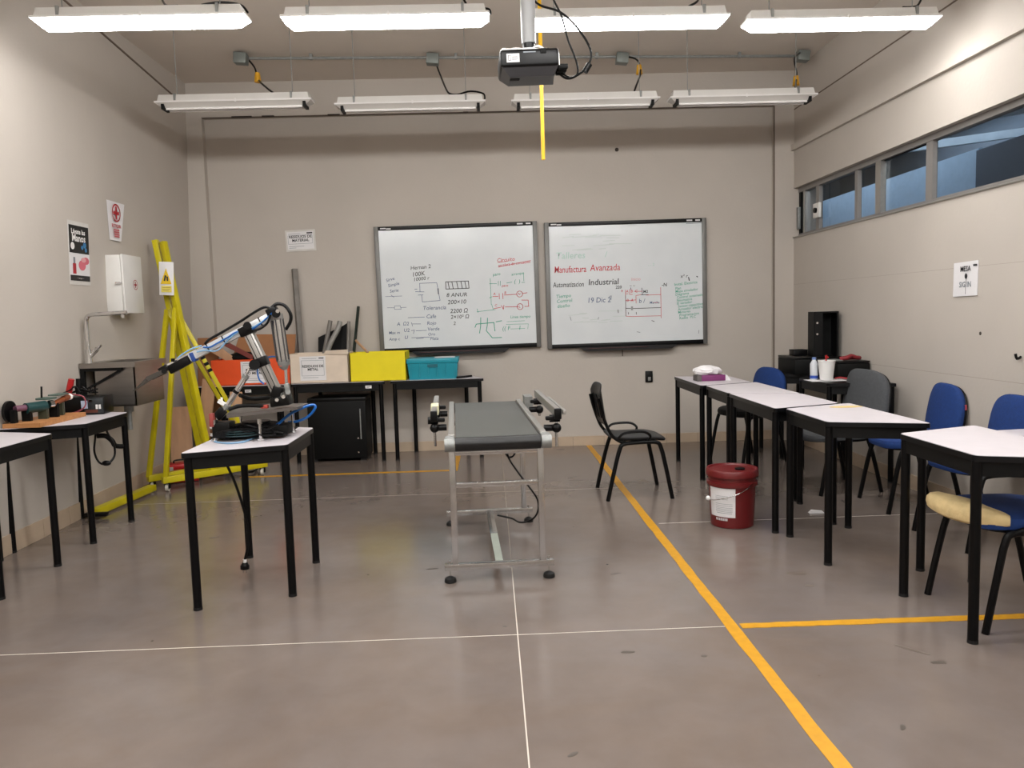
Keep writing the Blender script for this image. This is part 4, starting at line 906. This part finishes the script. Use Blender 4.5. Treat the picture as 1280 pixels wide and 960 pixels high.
g = G(); g.hull8([(-1.62, 7.63, 1.065), (-1.385, 7.63, 1.06), (-1.39, 7.66, 1.07), (-1.62, 7.66, 1.07), (-1.60, 7.62, 1.10), (-1.385, 7.62, 1.105), (-1.39, 7.64, 1.105), (-1.60, 7.64, 1.10)]); obj('torn_flap', g, CREAM, wbx, world=True)
yb = bin_('yellow_box', -1.378, -.832, 7.66, 8.0, zt, 1.065, YBOX, 'plain yellow rectangular bin on the back desk', taper=.0)
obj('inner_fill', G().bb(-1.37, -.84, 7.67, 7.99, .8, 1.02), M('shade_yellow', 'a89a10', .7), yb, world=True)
t = thing('teal_crate', 'teal plastic crate with rim and lid on the right-hand back desk', 'crate', (-.575, 7.83, zt))
x0, x1, y0, y1 = -.245, .245, -.16, .15
obj('body', G().hull8([(x0+.015, y0+.015, 0), (x1-.015, y0+.015, 0), (x1-.015, y1-.015, 0), (x0+.015, y1-.015, 0), (x0, y0, .165), (x1, y0, .165), (x1, y1, .165), (x0, y1, .165)]), TEAL, t)
obj('rim', G().bb(x0-.008, x1+.008, y0-.008, y1+.008, .16, .205, .004), TEAL, t)
for k in range(6): obj('rib', G().bb(x0+.03+k*.086-.003, x0+.03+k*.086+.003, y0-.006, y0+.006, .03, .162), TEAL, t)
obj('handle_slot', G().bb(-.05, .05, y0-.009, y0-.002, .12, .148), M('teal_shade', '0c5f6c', .5), t)
tag(obj('paper_sheet', G().bb(-.56, -.36, 7.74, 7.95, zt+.206, zt+.209), WPAP, loc=(-.46, 7.84, zt+.206), world=True), 'white sheets lying on top of the teal crate', 'paper')
tag(obj('black_rod', G().cyl((-.34, 7.60+.05, zt+.012), (-.20, 7.8, zt+.012), .01), BLKP, loc=(-.25, 7.7, zt), world=True), 'short black rod lying right of the teal crate', 'rod')
# cardboard and junk over orange bin
slab('cardboard_flap', [(-2.592, 7.900, 1.024), (-1.972, 7.900, 1.005), (-1.955, 7.950, 1.260), (-2.513, 7.950, 1.276)], .01, CARD, 'brown cardboard sheet leaning above the orange bin against the wall', 'cardboard')
slab('thin_board', [(-2.866, 7.850, 1.170), (-2.561, 7.800, 0.989), (-2.511, 7.800, 1.035), (-2.738, 7.850, 1.206)], .012, WOOD, 'thin light wooden slat leaning left of the orange bin', 'board')
slab('red_board', [(-2.628, 7.800, 1.173), (-2.340, 7.750, 1.025), (-2.337, 7.750, 1.072), (-2.595, 7.800, 1.212)], .012, M('dull_red', '7a3a34', .7), 'thin dull red board lying above the orange bin', 'board')
t = tag(obj('black_bag', G().sph((-2.459, 7.860, 1.046), .11, (1.5, .8, .55)), BLKM, loc=(-2.459, 7.860, 1.046), world=True), 'dark bundle lying in the orange bin', 'bag')
tag(obj('grey_post', G().beam((-1.920, 8.000, 0.769), (-1.965, 8.070, 1.922), .05, .05, bev=.004), PIPEG, loc=(-1.920, 8.000, 0.769), world=True), 'tall grey post leaning against the back wall behind the cream box', 'post')
tag(obj('pvc_pipe', G().cyl((-1.714, 7.850, 0.840), (-1.614, 8.000, 1.386), .022), PIPEG, loc=(-1.714, 7.850, 0.840), world=True), 'short brownish pipe standing in the cream box, leftmost', 'pipe')
tag(obj('pvc_pipe', G().tube([(-1.724, 7.820, 0.827), (-1.608, 7.870, 1.140), (-1.530, 7.920, 1.296), (-1.508, 7.950, 1.375)], .026, 12), M('grey_pvc_light', '82807b', .5), loc=(-1.724, 7.820, 0.827), world=True), 'grey bent pipe standing in the cream box, thickest', 'pipe')
tag(obj('pvc_pipe', G().cyl((-1.444, 7.850, 0.831), (-1.429, 8.000, 1.373), .016), PIPEG, loc=(-1.444, 7.850, 0.831), world=True), 'thin grey pipe standing at the right end of the cream box', 'pipe')
slab('black_plate', [(-1.757, 8.020, 1.032), (-1.441, 8.020, 1.023), (-1.457, 8.060, 1.349), (-1.756, 8.060, 1.219)], .01, BLKM, 'black cut plate standing behind the pipes on the back desk', 'plate')
slab('black_plate', [(-1.530, 7.980, 1.028), (-1.442, 7.980, 1.025), (-1.449, 8.020, 1.357), (-1.499, 8.020, 1.326)], .01, BLKM, 'narrow black plate between the grey pipes', 'plate')
tag(obj('green_rod', G().beam((-1.388, 7.950, 1.025), (-1.338, 8.080, 1.524), .022, .022), M('dark_green', '15221a', .5), loc=(-1.388, 7.950, 1.025), world=True), 'dark green rod leaning against the wall left of the whiteboard', 'rod')
tag(obj('wooden_stick', G().cyl((-1.210, 7.750, 1.062), (-1.373, 8.000, 1.185), .012), WOOD, loc=(-1.210, 7.750, 1.062), world=True), 'short wooden stick poking out over the yellow bin', 'stick')
# black cabinet below
t = thing('black_cabinet', 'large black equipment cabinet on the floor under the back desk', 'cabinet', (-1.53, 7.83, 0))
obj('body', G().bb(-.285, .285, -.17, .17, .03, .62, .008), BLKM, t); obj('lid', G().bb(-.28, .29, -.175, .175, .60, .635, .006), BLKP, t)
obj('side_rail', G().bb(.225, .235, -.176, -.168, .22, .52), GALV, t)
for z in (.09, .23): obj('screw', G().cyl((.20, -.176, z), (.20, -.168, z), .008, seg=8), CHR, t)
for x in (-.24, .24): obj('foot', G().bb(x-.03, x+.03, -.14, .14, 0, .03), RUB, t)

# ------------------------------------------------------------------ things on right tables
t = thing('tissue_box', 'purple cardboard box with crumpled white tissues on the farthest desk', 'box', (1.865, 6.63, zt), (0, 0, .05))
obj('carton', G().bb(-.085, .12, -.06, .06, 0, .05, .002), PURP, t); obj('grey_end', G().bb(-.125, -.086, -.06, .06, 0, .05, .002), M('grey_card', '55504e', .6), t)
g = G(); rd = random.Random(11); bmesh.ops.create_icosphere(g.bm, subdivisions=3, radius=.1, matrix=Matrix.Translation((-.02, 0, .085)) @ Matrix.Diagonal((1.25, .6, .42, 1)))
for v in g.bm.verts: v.co += Vector((rd.uniform(-1, 1)*.008, rd.uniform(-1, 1)*.008, rd.uniform(-1, 1)*.008)); v.co.z = max(v.co.z, .051)
obj('tissue', g, WPAP, t)
g = G(); g.hull8([(.11, -.05, .0), (.17, -.05, .0), (.165, .03, .0), (.11, .04, 0), (.10, -.05, .055), (.14, -.05, .045), (.13, .03, .05), (.1, .04, .055)]); obj('tissue', g, WPAP, t)
# corner desk items
def facebox(name, A, B, depth, ztop, zbot, mat, label, cat, rot=0, parts=None): pass
c1 = (2.565, 6.420, 0.785)
t = thing('equipment_case', 'black equipment case in the back right corner, left of the foam cup', 'case', (2.92, 7.14, zt), (0, 0, 0))
obj('body', G().bb(-.20, .22, -.22, .2, 0, .135, .006), BLKM, t); obj('lid', G().bb(-.20, .22, -.22, .2, .137, .155, .004), BLKP, t)
t = thing('small_black_box', 'small black box on top of the left equipment case', 'box', (2.86, 7.2, zt+.156)); obj('body', G().bb(-.065, .065, -.06, .06, 0, .045, .004), BLKP, t); obj('lid', G().bb(-.066, .066, -.061, .061, .045, .055, .003), BLKM, t)
t = thing('equipment_case', 'black equipment case behind the foam cup, by the right wall', 'case', (2.99, 6.50, zt), (0, 0, 0))
obj('body', G().bb(-.13, .14, -.13, .17, 0, .128, .006), BLKM, t); obj('lid', G().bb(-.13, .14, -.13, .17, .130, .146, .004), BLKP, t)
hx = (2.986, 7.000, 0.927)
t = thing('tower_case', 'tall open black metal case standing upright against the right wall', 'case', (hx[0]+.02, 7.02, zt+.157), (0, 0, -.15))
hh = .40
obj('side_panel', G().bb(-.10, -.085, -.10, .10, 0, hh), BLKM, t); obj('side_panel', G().bb(.10, .115, -.10, .10, 0, hh), BLKP, t); obj('back_panel', G().bb(-.085, .10, .085, .10, 0, hh), BLKM, t); obj('top_panel', G().bb(-.085, .10, -.10, .085, hh-.012, hh), BLKP, t); obj('front_strip', G().bb(-.085, -.02, -.10, -.09, 0, hh-.012), BLKP, t)
for z in (.2, .30): obj('screw', G().cyl((-.07, -.108, z), (-.07, -.1, z), .009, seg=8), CHR, t)
cu = (2.727, 6.281, 0.785)
t = thing('foam_cup', 'large white foam cup with red straw on the corner desk', 'cup', (cu[0], cu[1], zt+.006))
obj('cup', G().lathe([(.046, 0), (.05, .004), (.066, .15), (.069, .152), (.069, .16), (.06, .16), (.045, .01), (.01, .01)], seg=28), WHTP, t)
obj('straw', G().cyl((0, 0, .02), (-.005, .0, .20), .007, seg=10).cyl((-.005, .0, .20), (.012, 0, .18), .007), RED, t)
t = thing('paper_sheet', 'white sheet under the foam cup on the corner desk', 'paper', (cu[0], cu[1], zt)); obj('sheet', G().bb(-.14, .16, -.06, .12, 0, .003), WPAP, t)
t = thing('water_bottle', 'small clear bottle with blue label behind the foam cup', 'bottle', (cu[0]-.065, cu[1]+.09, zt+.004))
obj('body', G().lathe([(.03, 0), (.032, .01), (.032, .13), (.015, .16), (.014, .17)], seg=20), M('bottle_plastic', 'c4c8cc', .15), t); obj('label_band', G().lathe([(.0325, .01), (.0325, .035)], seg=20, cap=False), M('label_blue', '2a4aa0', .5), t); obj('cap', G().cyl((0, 0, .165), (0, 0, .185), .016), M('cap_blue', '6f86b8', .4), t)
t = thing('steel_tray', 'grey metal lid resting on the cases behind the foam cup', 'lid', (2.86, 6.46, zt+.147)); obj('plate', G().bb(-.10, .06, -.06, .08, 0, .012, .003), GALV, t)
g = G(); rd = random.Random(2)
g.tube([(2.90, 6.42, zt+.165), (2.95, 6.40, zt+.175), (3.0, 6.43, zt+.185), (3.05, 6.44, zt+.17), (3.09, 6.48, zt+.165), (3.03, 6.48, zt+.168), (2.95, 6.47, zt+.165)], .018, 8)
tag(obj('red_strap', g, M('strap_red', '7c1b22', .7), loc=(3.02, 6.52, zt+.147), world=True), 'dark red strap heaped on the black case by the right wall', 'strap')
g = G(); g.tube([(2.82, 6.33, zt+.012), (2.85, 6.30, zt+.02), (2.90, 6.28, zt+.012), (2.98, 6.24, zt+.012)], .007, 6)
tag(obj('red_cable', g, M('cable_red', '9a2a30', .5), loc=(2.88, 6.3, zt), world=True), 'thin red cable lying on the desk right of the foam cup', 'cable')

# ------------------------------------------------------------------ left desk: motor board, charger
zt2 = TH+.001
t = thing('motor_test_board', 'varnished wooden board with a green motor and brackets, left desk', 'motor board', (-2.90, 5.13, zt2), (0, 0, 0))
g = G(); g.hull8([(-.13, -.25, 0), (.10, -.25, 0), (.10, .30, 0), (-.13, .30, 0), (-.13, -.25, .028), (.10, -.25, .028), (.10, .30, .028), (-.13, .30, .028)]); obj('board', g, WOOD2, t)
obj('motor', G().cyl((-.045, -.14, .11), (.01, -.02, .112), .034, seg=24), GRN, t); obj('motor_shaft', G().cyl((-.075, -.20, .115), (-.045, -.14, .115), .02, seg=14), M('shaft_purple', '6a4456', .4), t)
obj('wheel', G().cyl((-.112, -.21, .10), (-.095, -.21, .10), .068, seg=24), BLKP, t); obj('wheel_stand', G().bb(-.09, -.06, -.235, -.20, .028, .11), BLKM, t)
for i, (x, y) in enumerate(((-.045, -.13), (.0, -.03), (.02, .06), (.0, .16))): obj('bracket', G().bb(x-.028, x+.028, y-.012, y+.012, .028, .105-.0 if i < 2 else .12), OLV if i % 2 else BLKM, t)
obj('coupling', G().cyl((.02, .0, .118), (.03, .03, .118), .026, seg=16), CHR, t)
obj('spindle', G().cyl((.03, .04, .115), (.03, .16, .135), .017, seg=12), WOODH, t); obj('spindle', G().cyl((.03, .16, .135), (.03, .22, .142), .02, seg=12), M('copper', 'b06a4a', .35, .8), t); obj('end_cap', G().cyl((.03, .22, .142), (.03, .245, .143), .022, seg=12), WHTP, t)
obj('clamp_plate', G().bb(-.05, .04, -.02, .07, .148, .162, .003), M('green_grey', '4a5c54', .5), t); obj('clamp_plate', G().bb(-.02, .05, .07, .20, .165, .175, .003), M('green_grey', '4a5c54', .5), t)
obj('upright_rod', G().cyl((-.02, .0, .16), (-.015, .0, .235), .006, seg=8), BLKM, t)
t = thing('battery_charger', 'black power supply unit with red-handled clamps, left desk by the sink', 'power supply', (-2.82, 5.58, zt2), (0, 0, .1))
obj('case', G().bb(-.16, .10, -.08, .10, 0, .125, .006), BLKP, t); obj('front_panel', G().bb(-.03, .095, -.084, -.079, .01, .115, .002), M('panel_dark', '1f2426', .4), t)
obj('handle_pad', G().bb(-.02, .06, -.09, -.084, .015, .035), M('brown_pad', '5a2c20', .5), t)
for x in (.055, .075): obj('switch', G().bb(x-.006, x+.006, -.092, -.084, .04, .07), WHTP, t)
obj('tag', G().bb(-.045, -.005, -.093, -.085, .045, .10), M('tag_blue', 'a8b4c8', .5), t)
obj('terminal', G().bb(.0, .03, -.09, -.084, .09, .105), CHR, t)
obj('clamp_grip', G().cyl((-.15, -.02, .15), (-.12, -.03, .25), .022, .02, 12), RED, t); obj('clamp_grip', G().cyl((-.09, .0, .14), (-.085, .0, .25), .02, .018, 12), BLKM, t)
g = G(); rd = random.Random(4)
for k in range(4):
    p = [(-.18+rd.uniform(-.02, .02), -.02, .15)]+[(-.18+.22*j/5+rd.uniform(-.03, .03), rd.uniform(-.08, .04), .16+rd.uniform(-.015, .04)) for j in range(1, 6)]; g.tube(p, .005, 6)
obj('lead', g, BLKP, t)
obj('lead', G().tube([(-.17, -.06, .155), (-.10, -.10, .15), (-.02, -.11, .13), (-.01, -.11, .07), (-.06, -.11, .03), (-.14, -.12, .015)], .005, 6), M('lead_red', '8a3a44', .5), t)
t = thing('coiled_cable', 'black cable coil hooked under the motor board desk, left wall', 'cable', (-2.62, 5.45, .73))
q0, q1 = (-2.697, 5.350, 0.656), (-2.595, 5.450, 0.553)
obj('cord', G().tube([(-2.716, 5.400, 0.732), (-2.709, 5.350, 0.640), (-2.721, 5.350, 0.547), (-2.694, 5.350, 0.474), (-2.641, 5.350, 0.461), (-2.613, 5.400, 0.506), (-2.612, 5.400, 0.590), (-2.650, 5.400, 0.675), (-2.656, 5.400, 0.730)], .007, 8), BLKP, t, world=True)
obj('sleeve', G().tube([(-2.712, 5.380, 0.652), (-2.663, 5.400, 0.647), (-2.631, 5.420, 0.610), (-2.626, 5.450, 0.571), (-2.601, 5.500, 0.556)], .017, 10), BLKM, t, world=True); obj('connector', G().sph((-2.646, 5.350, 0.467), .024, (1.3, .8, .8)), BLKP, t, world=True)

# ------------------------------------------------------------------ robot arm on the desk
Yr = 4.15
t = thing('robot_arm', 'pneumatic robot arm of aluminium profiles and cylinders reaching left, on desk', 'robot arm', (-1.22, 4.2, TH))
W = dict(world=True)
# base decks
g = G(); g.hull8([(-1.358, 4.000, 0.913), (-1.016, 4.080, 0.937), (-1.036, 4.400, 0.921), (-1.443, 4.420, 0.928), (-1.357, 4.000, 0.933), (-1.015, 4.080, 0.950), (-1.035, 4.400, 0.935), (-1.443, 4.420, 0.941)]); obj('upper_deck', g, M('deck_steel', '6f6a66', .4, .7), t, **W)
g = G(); g.bb(-1.475, -1.10, 4.09, 4.40, TH+.012, TH+.020); obj('lower_deck', g, BLKM, t, **W)
for a, b in (((-1.20, 4.03), .9), ((-1.10, 4.30), .92), ((-1.44, 4.05), .90), ((-1.40, 4.36), .90)):
    so = obj('standoff', G().cyl((a[0], a[1], TH+.002), (a[0], a[1], b-.01), .008, seg=10), CHR, t, **W); obj('standoff_nut', G().cyl((a[0], a[1], TH+.001), (a[0], a[1], TH+.014), .016, seg=8).cyl((a[0], a[1], b-.025), (a[0], a[1], b), .013, seg=8), CHR, so, **W)
obj('turntable', G().cyl((-1.27, 4.2, TH+.02), (-1.27, 4.2, TH+.07), .12, seg=28), BLKM, t, **W); obj('gear', G().cyl((-1.27, 4.2, TH+.07), (-1.27, 4.2, TH+.085), .075, seg=28), BLKP, t, **W)
obj('control_box', G().bb(-1.45, -1.36, 4.04, 4.14, TH+.02, TH+.10, .005), BLKP, t, **W); obj('valve_block', G().bb(-1.18, -1.08, 4.10, 4.22, TH+.02, TH+.07, .004), BLKM, t, **W)
obj('valve_block', G().box((-1.449, 4.050, 0.901), (.022, .03, .07), None, .004), M('valve_red', '8c3a34', .5), t, **W); obj('fitting', G().box((-1.190, 4.100, 0.957), (.035, .03, .02), None, .003), M('fitting_red', 'b04438', .5), t, **W)
for z_ in (.80, .835, .87):
    obj('fitting', G().cyl((-1.47, 4.08, z_+.02), (-1.43, 4.07, z_+.02), .009, seg=10), CHR, t, **W)
obj('shoulder_bracket', G().box((-1.115, 4.150, 0.979), (.10, .09, .05), (0, -.1, 0), .006).box((-1.133, 4.150, 1.026), (.05, .07, .06), (0, .4, 0), .004), BLKP, t, **W)
obj('shoulder_bolt', G().cyl((-1.120, 4.080, 0.991), (-1.128, 4.110, 0.988), .010, seg=8).cyl((-1.086, 4.080, 1.006), (-1.094, 4.110, 1.003), .010, seg=8), CHR, t, **W)
# upper arm profile
ua0, ua1 = (-1.122, 4.150, 0.992), (-1.266, 4.150, 1.343)
ua = obj('upper_arm', G().beam(ua0, ua1, .05, .05, bev=.004), ALUS, t, **W)
g = G()
d = (Vector(ua1)-Vector(ua0)).normalized(); nrm = Vector((-d.z, 0, d.x))
for s in (-.012, .012): g.beam(Vector(ua0)+nrm*s+Vector((0, -.0255, 0)), Vector(ua1)+nrm*s+Vector((0, -.0255, 0)), .004, .003)
obj('profile_slot', g, BLKM, ua, **W)
obj('arm_clamp', G().beam((-1.197, 4.150, 1.164), (-1.215, 4.150, 1.211), .065, .065, bev=.005), BLKP, t, **W)
obj('joint_block', G().box((-1.273, 4.150, 1.355), (.075, .07, .05), (0, -.4, 0), .006).cyl((-1.253, 4.090, 1.381), (-1.290, 4.210, 1.380), .02), BLKP, t, **W)
# forearm
fa0, fa1 = (-1.114, 4.150, 1.439), (-1.577, 4.150, 1.222)
fa = obj('forearm', G().beam(fa0, fa1, .042, .042, bev=.003), M('white_profile', 'd6d8da', .35, .3), t, **W)
for a, b in (((-1.182, 4.150, 1.428), (-1.167, 4.150, 1.394)),): pass
g = G()
for k in (.18, .35, .6, .78):
    q = Vector(fa0).lerp(Vector(fa1), k); dd = (Vector(fa1)-Vector(fa0)).normalized(); g.beam(q-dd*.003, q+dd*.003, .047, .047)
obj('cable_tie', g, BLKP, fa, **W)
obj('elbow_block', G().box((-1.135, 4.150, 1.447), (.055, .06, .045), (0, -.4, 0), .005).cyl((-1.102, 4.090, 1.438), (-1.135, 4.210, 1.439), .022), BLKP, t, **W)
obj('elbow_pin', G().cyl((-1.091, 4.080, 1.450), (-1.128, 4.220, 1.452), .010, seg=10), CHR, t, **W)
# big lift cylinder
cy = obj('lift_cylinder', G().cyl((-1.115, 4.150, 1.422), (-1.095, 4.150, 1.186), .031, seg=28), ALU, t, **W)
obj('cylinder_cap', G().cyl((-1.119, 4.150, 1.434), (-1.116, 4.150, 1.405), .035, seg=24), M('cap_grey', '8a8784', .4, .5), cy, **W)
obj('cylinder_nose', G().cyl((-1.094, 4.150, 1.194), (-1.092, 4.150, 1.165), .034, .028, 24).cyl((-1.092, 4.150, 1.165), (-1.085, 4.150, 1.143), .028, .012, 24), GALV, cy, **W)
g = G(); a_, b_ = Vector((-1.116, 4.150, 1.413)), Vector((-1.095, 4.150, 1.186))
for k in range(8):
    an = 2*PI*k/8; off = Vector((.033*math.cos(an), .033*math.sin(an), 0)); g.cyl(a_+off, b_+off, .003, seg=6)
obj('tie_rod', g, M('rod_dark', '4a4a4c', .4, .6), cy, **W)
obj('piston_rod', G().cyl((-1.084, 4.150, 1.152), (-1.084, 4.150, 1.067), .008, seg=12), CHR, t, **W); obj('clevis', G().beam((-1.084, 4.150, 1.071), (-1.079, 4.150, 1.016), .024, .024, bev=.003).cyl((-1.071, 4.120, 1.027), (-1.086, 4.180, 1.022), .014), GALV, t, **W)
# small cylinder
sc_ = obj('base_cylinder', G().cyl((-1.286, 4.120, 1.114), (-1.391, 4.120, 0.961), .0145, seg=20), CHR, t, **W)
obj('cylinder_band', G().cyl((-1.336, 4.120, 1.044), (-1.345, 4.120, 1.032), .0165, seg=20), BLKP, sc_, **W); obj('cylinder_end', G().cyl((-1.282, 4.120, 1.122), (-1.291, 4.120, 1.106), .018), GALV, sc_, **W); obj('cylinder_end', G().cyl((-1.386, 4.120, 0.970), (-1.400, 4.120, 0.949), .018), GALV, sc_, **W)
obj('piston_rod', G().cyl((-1.286, 4.120, 1.118), (-1.266, 4.130, 1.159), .006, seg=10).cyl((-1.396, 4.120, 0.957), (-1.445, 4.120, 0.895), .009, seg=10), CHR, t, **W)
obj('cylinder_bracket', G().cyl((-1.228, 4.090, 1.177), (-1.255, 4.180, 1.172), .028, seg=18).beam((-1.249, 4.130, 1.162), (-1.208, 4.150, 1.189), .03, .03, bev=.004).beam((-1.409, 4.120, 0.945), (-1.449, 4.120, 0.904), .03, .045, bev=.004), BLKP, t, **W)
obj('flow_valve', G().beam((-1.435, 4.120, 0.992), (-1.395, 4.120, 0.966), .018, .018).cyl((-1.417, 4.120, 1.009), (-1.419, 4.120, 0.975), .006), WHTP, t, **W)
# gripper
gp = obj('gripper_body', G().beam((-1.582, 4.150, 1.213), (-1.689, 4.150, 1.158), .035, .045, bev=.004), BLKP, t, **W)
obj('gripper_cylinder', G().cyl((-1.541, 4.150, 1.258), (-1.713, 4.150, 1.175), .010, seg=14), CHR, t, **W)
obj('blue_cap', G().beam((-1.547, 4.150, 1.229), (-1.569, 4.150, 1.221), .048, .048, bev=.004), M('cap_blue_dark', '1c3f86', .4), t, **W)
obj('gripper_joint', G().cyl((-1.702, 4.110, 1.157), (-1.735, 4.190, 1.152), .013).box((-1.714, 4.150, 1.167), (.05, .05, .03), (0, -.5, 0), .004).cyl((-1.660, 4.130, 1.221), (-1.661, 4.130, 1.204), .01), BLKP, t, **W)
for dy, e in ((-.02, (186,474)), (.02, (188,476))):
    q0 = Vector((-1.714, 4.150, 1.154))+Vector((0, dy, 0)); q1 = Vector((-1.796, 4.150, 1.119))+Vector((0, dy*1.6, 0)); q2 = Vector((-1.884, 4.150, 1.054))+Vector((0, dy*.4, 0))
    g = G(); g.beam(q0, q1, .012, .022, 0); g.rings([[q1+Vector((0, -.004, -.008)), q1+Vector((0, .004, -.008)), q1+Vector((0, .004, .008)), q1+Vector((0, -.004, .008))], [q2+Vector((0, -.001, -.001)), q2+Vector((0, .001, -.001)), q2+Vector((0, .001, .001)), q2+Vector((0, -.001, .001))]])
    obj('gripper_finger', g, M('finger_steel', '5c5854', .4, .7), t, **W)
g = G(); g.tube([(-1.504, 4.120, 1.284), (-1.554, 4.120, 1.269), (-1.606, 4.120, 1.241), (-1.632, 4.120, 1.221)], .004, 6); obj('air_tube', g, BLUEL, t, **W)
# hoses
obj('hose', G().tube([(-1.146, 4.150, 1.464), (-1.114, 4.160, 1.489), (-1.076, 4.170, 1.479), (-1.049, 4.170, 1.437), (-1.051, 4.170, 1.395), (-1.078, 4.170, 1.353)], .009, 8), BLKP, t, **W)
obj('hose', G().tube([(-1.133, 4.130, 1.460), (-1.165, 4.130, 1.473), (-1.207, 4.130, 1.458), (-1.302, 4.130, 1.402), (-1.387, 4.130, 1.355), (-1.464, 4.130, 1.315), (-1.490, 4.130, 1.291)], .007, 8), BLKP, t, **W)
obj('hose', G().tube([(-1.137, 4.110, 1.435), (-1.156, 4.110, 1.390), (-1.195, 4.110, 1.362), (-1.232, 4.110, 1.355)], .006, 8), BLKP, t, **W)
obj('air_tube', G().tube([(-1.122, 4.120, 1.447), (-1.192, 4.120, 1.391), (-1.252, 4.120, 1.355), (-1.318, 4.120, 1.349), (-1.369, 4.120, 1.321), (-1.429, 4.120, 1.290), (-1.463, 4.120, 1.274), (-1.496, 4.120, 1.275)], .0045, 6), BLUET, t, **W)
obj('air_tube', G().tube([(-1.148, 4.120, 1.423), (-1.226, 4.120, 1.375), (-1.301, 4.120, 1.353), (-1.362, 4.120, 1.313), (-1.423, 4.120, 1.256), (-1.489, 4.120, 1.258), (-1.531, 4.120, 1.251)], .004, 6), BLUEL, t, **W)
obj('air_tube', G().tube([(-1.136, 4.200, 1.210), (-1.174, 4.200, 1.211), (-1.212, 4.180, 1.196), (-1.222, 4.120, 1.150), (-1.217, 4.120, 1.099), (-1.193, 4.120, 1.073)], .004, 6), BLUET, t, **W)
obj('hose', G().tube([(-1.170, 4.250, 0.996), (-1.244, 4.280, 0.982), (-1.322, 4.280, 0.984), (-1.347, 4.200, 1.011)], .011, 8), BLKM, t, **W)
obj('hose', G().tube([(-1.173, 4.100, 0.957), (-1.250, 4.080, 0.966), (-1.320, 4.080, 0.964), (-1.364, 4.060, 0.951)], .010, 8), BLKM, t, **W)
g = G(); rd = random.Random(9)
for k in range(5):
    pts = [(-1.47+rd.uniform(0, .05), 4.03+rd.uniform(0, .1), TH+.03+rd.uniform(0, .05))]
    for j in range(5): pts.append((-1.40+j*.07+rd.uniform(-.02, .02), 4.02+rd.uniform(0, .12), TH+.03+rd.uniform(0, .06)))
    g.tube(pts, .0045, 6)
obj('wiring', g, BLKP, t, **W)
g = G()
for k in range(3): g.tube([(-1.40, 4.05, TH+.03+k*.012), (-1.34, 4.03, TH+.028+k*.012), (-1.26, 4.03, TH+.03+k*.013), (-1.22, 4.06, TH+.035+k*.01)], .003, 6)
obj('wiring', g, M('teal_wire', '1d3a3e', .4), t, **W)
# tubing coil on desk
obj('air_hose', G().tube([(-1.310, 4.247, 0.795), (-1.400, 4.328, 0.790), (-1.474, 4.286, 0.790), (-1.483, 4.149, 0.790), (-1.439, 4.035, 0.790), (-1.346, 3.965, 0.790), (-1.277, 4.001, 0.790), (-1.262, 4.129, 0.790), (-1.260, 4.179, 0.795)], .0045, 8), BLUEL, t, world=True)
obj('air_hose', G().tube([(-1.269, 4.153, 0.795), (-1.231, 4.168, 0.800), (-1.151, 4.150, 0.847), (-1.089, 4.200, 0.899), (-1.032, 4.250, 0.926), (-0.986, 4.300, 0.936), (-0.974, 4.300, 0.918), (-1.011, 4.300, 0.875), (-1.065, 4.300, 0.850), (-1.126, 4.300, 0.843)], .0075, 8), BLUET, t, world=True)
# power cord hanging with plug
pc = obj('power_cord', G().tube([(-1.438, 4.150, 0.702), (-1.427, 4.170, 0.638), (-1.404, 4.200, 0.544), (-1.379, 4.220, 0.424), (-1.363, 4.240, 0.298), (-1.365, 4.240, 0.186), (-1.387, 4.240, 0.096)], .0075, 8), BLKP, t, world=True)
obj('strain_relief', G().cyl((-1.387, 4.240, 0.101), (-1.388, 4.240, 0.083), .010), WHTP, pc, world=True)
obj('plug', G().cyl((-1.388, 4.240, 0.083), (-1.389, 4.240, 0.069), .014, .02).cyl((-1.389, 4.240, 0.069), (-1.390, 4.240, 0.047), .024), BLKP, pc, world=True)
obj('prong', G().cyl((-1.399, 4.240, 0.047), (-1.400, 4.240, 0.025), .0035, seg=6).cyl((-1.382, 4.240, 0.047), (-1.383, 4.240, 0.024), .0035, seg=6), CHR, pc, world=True)
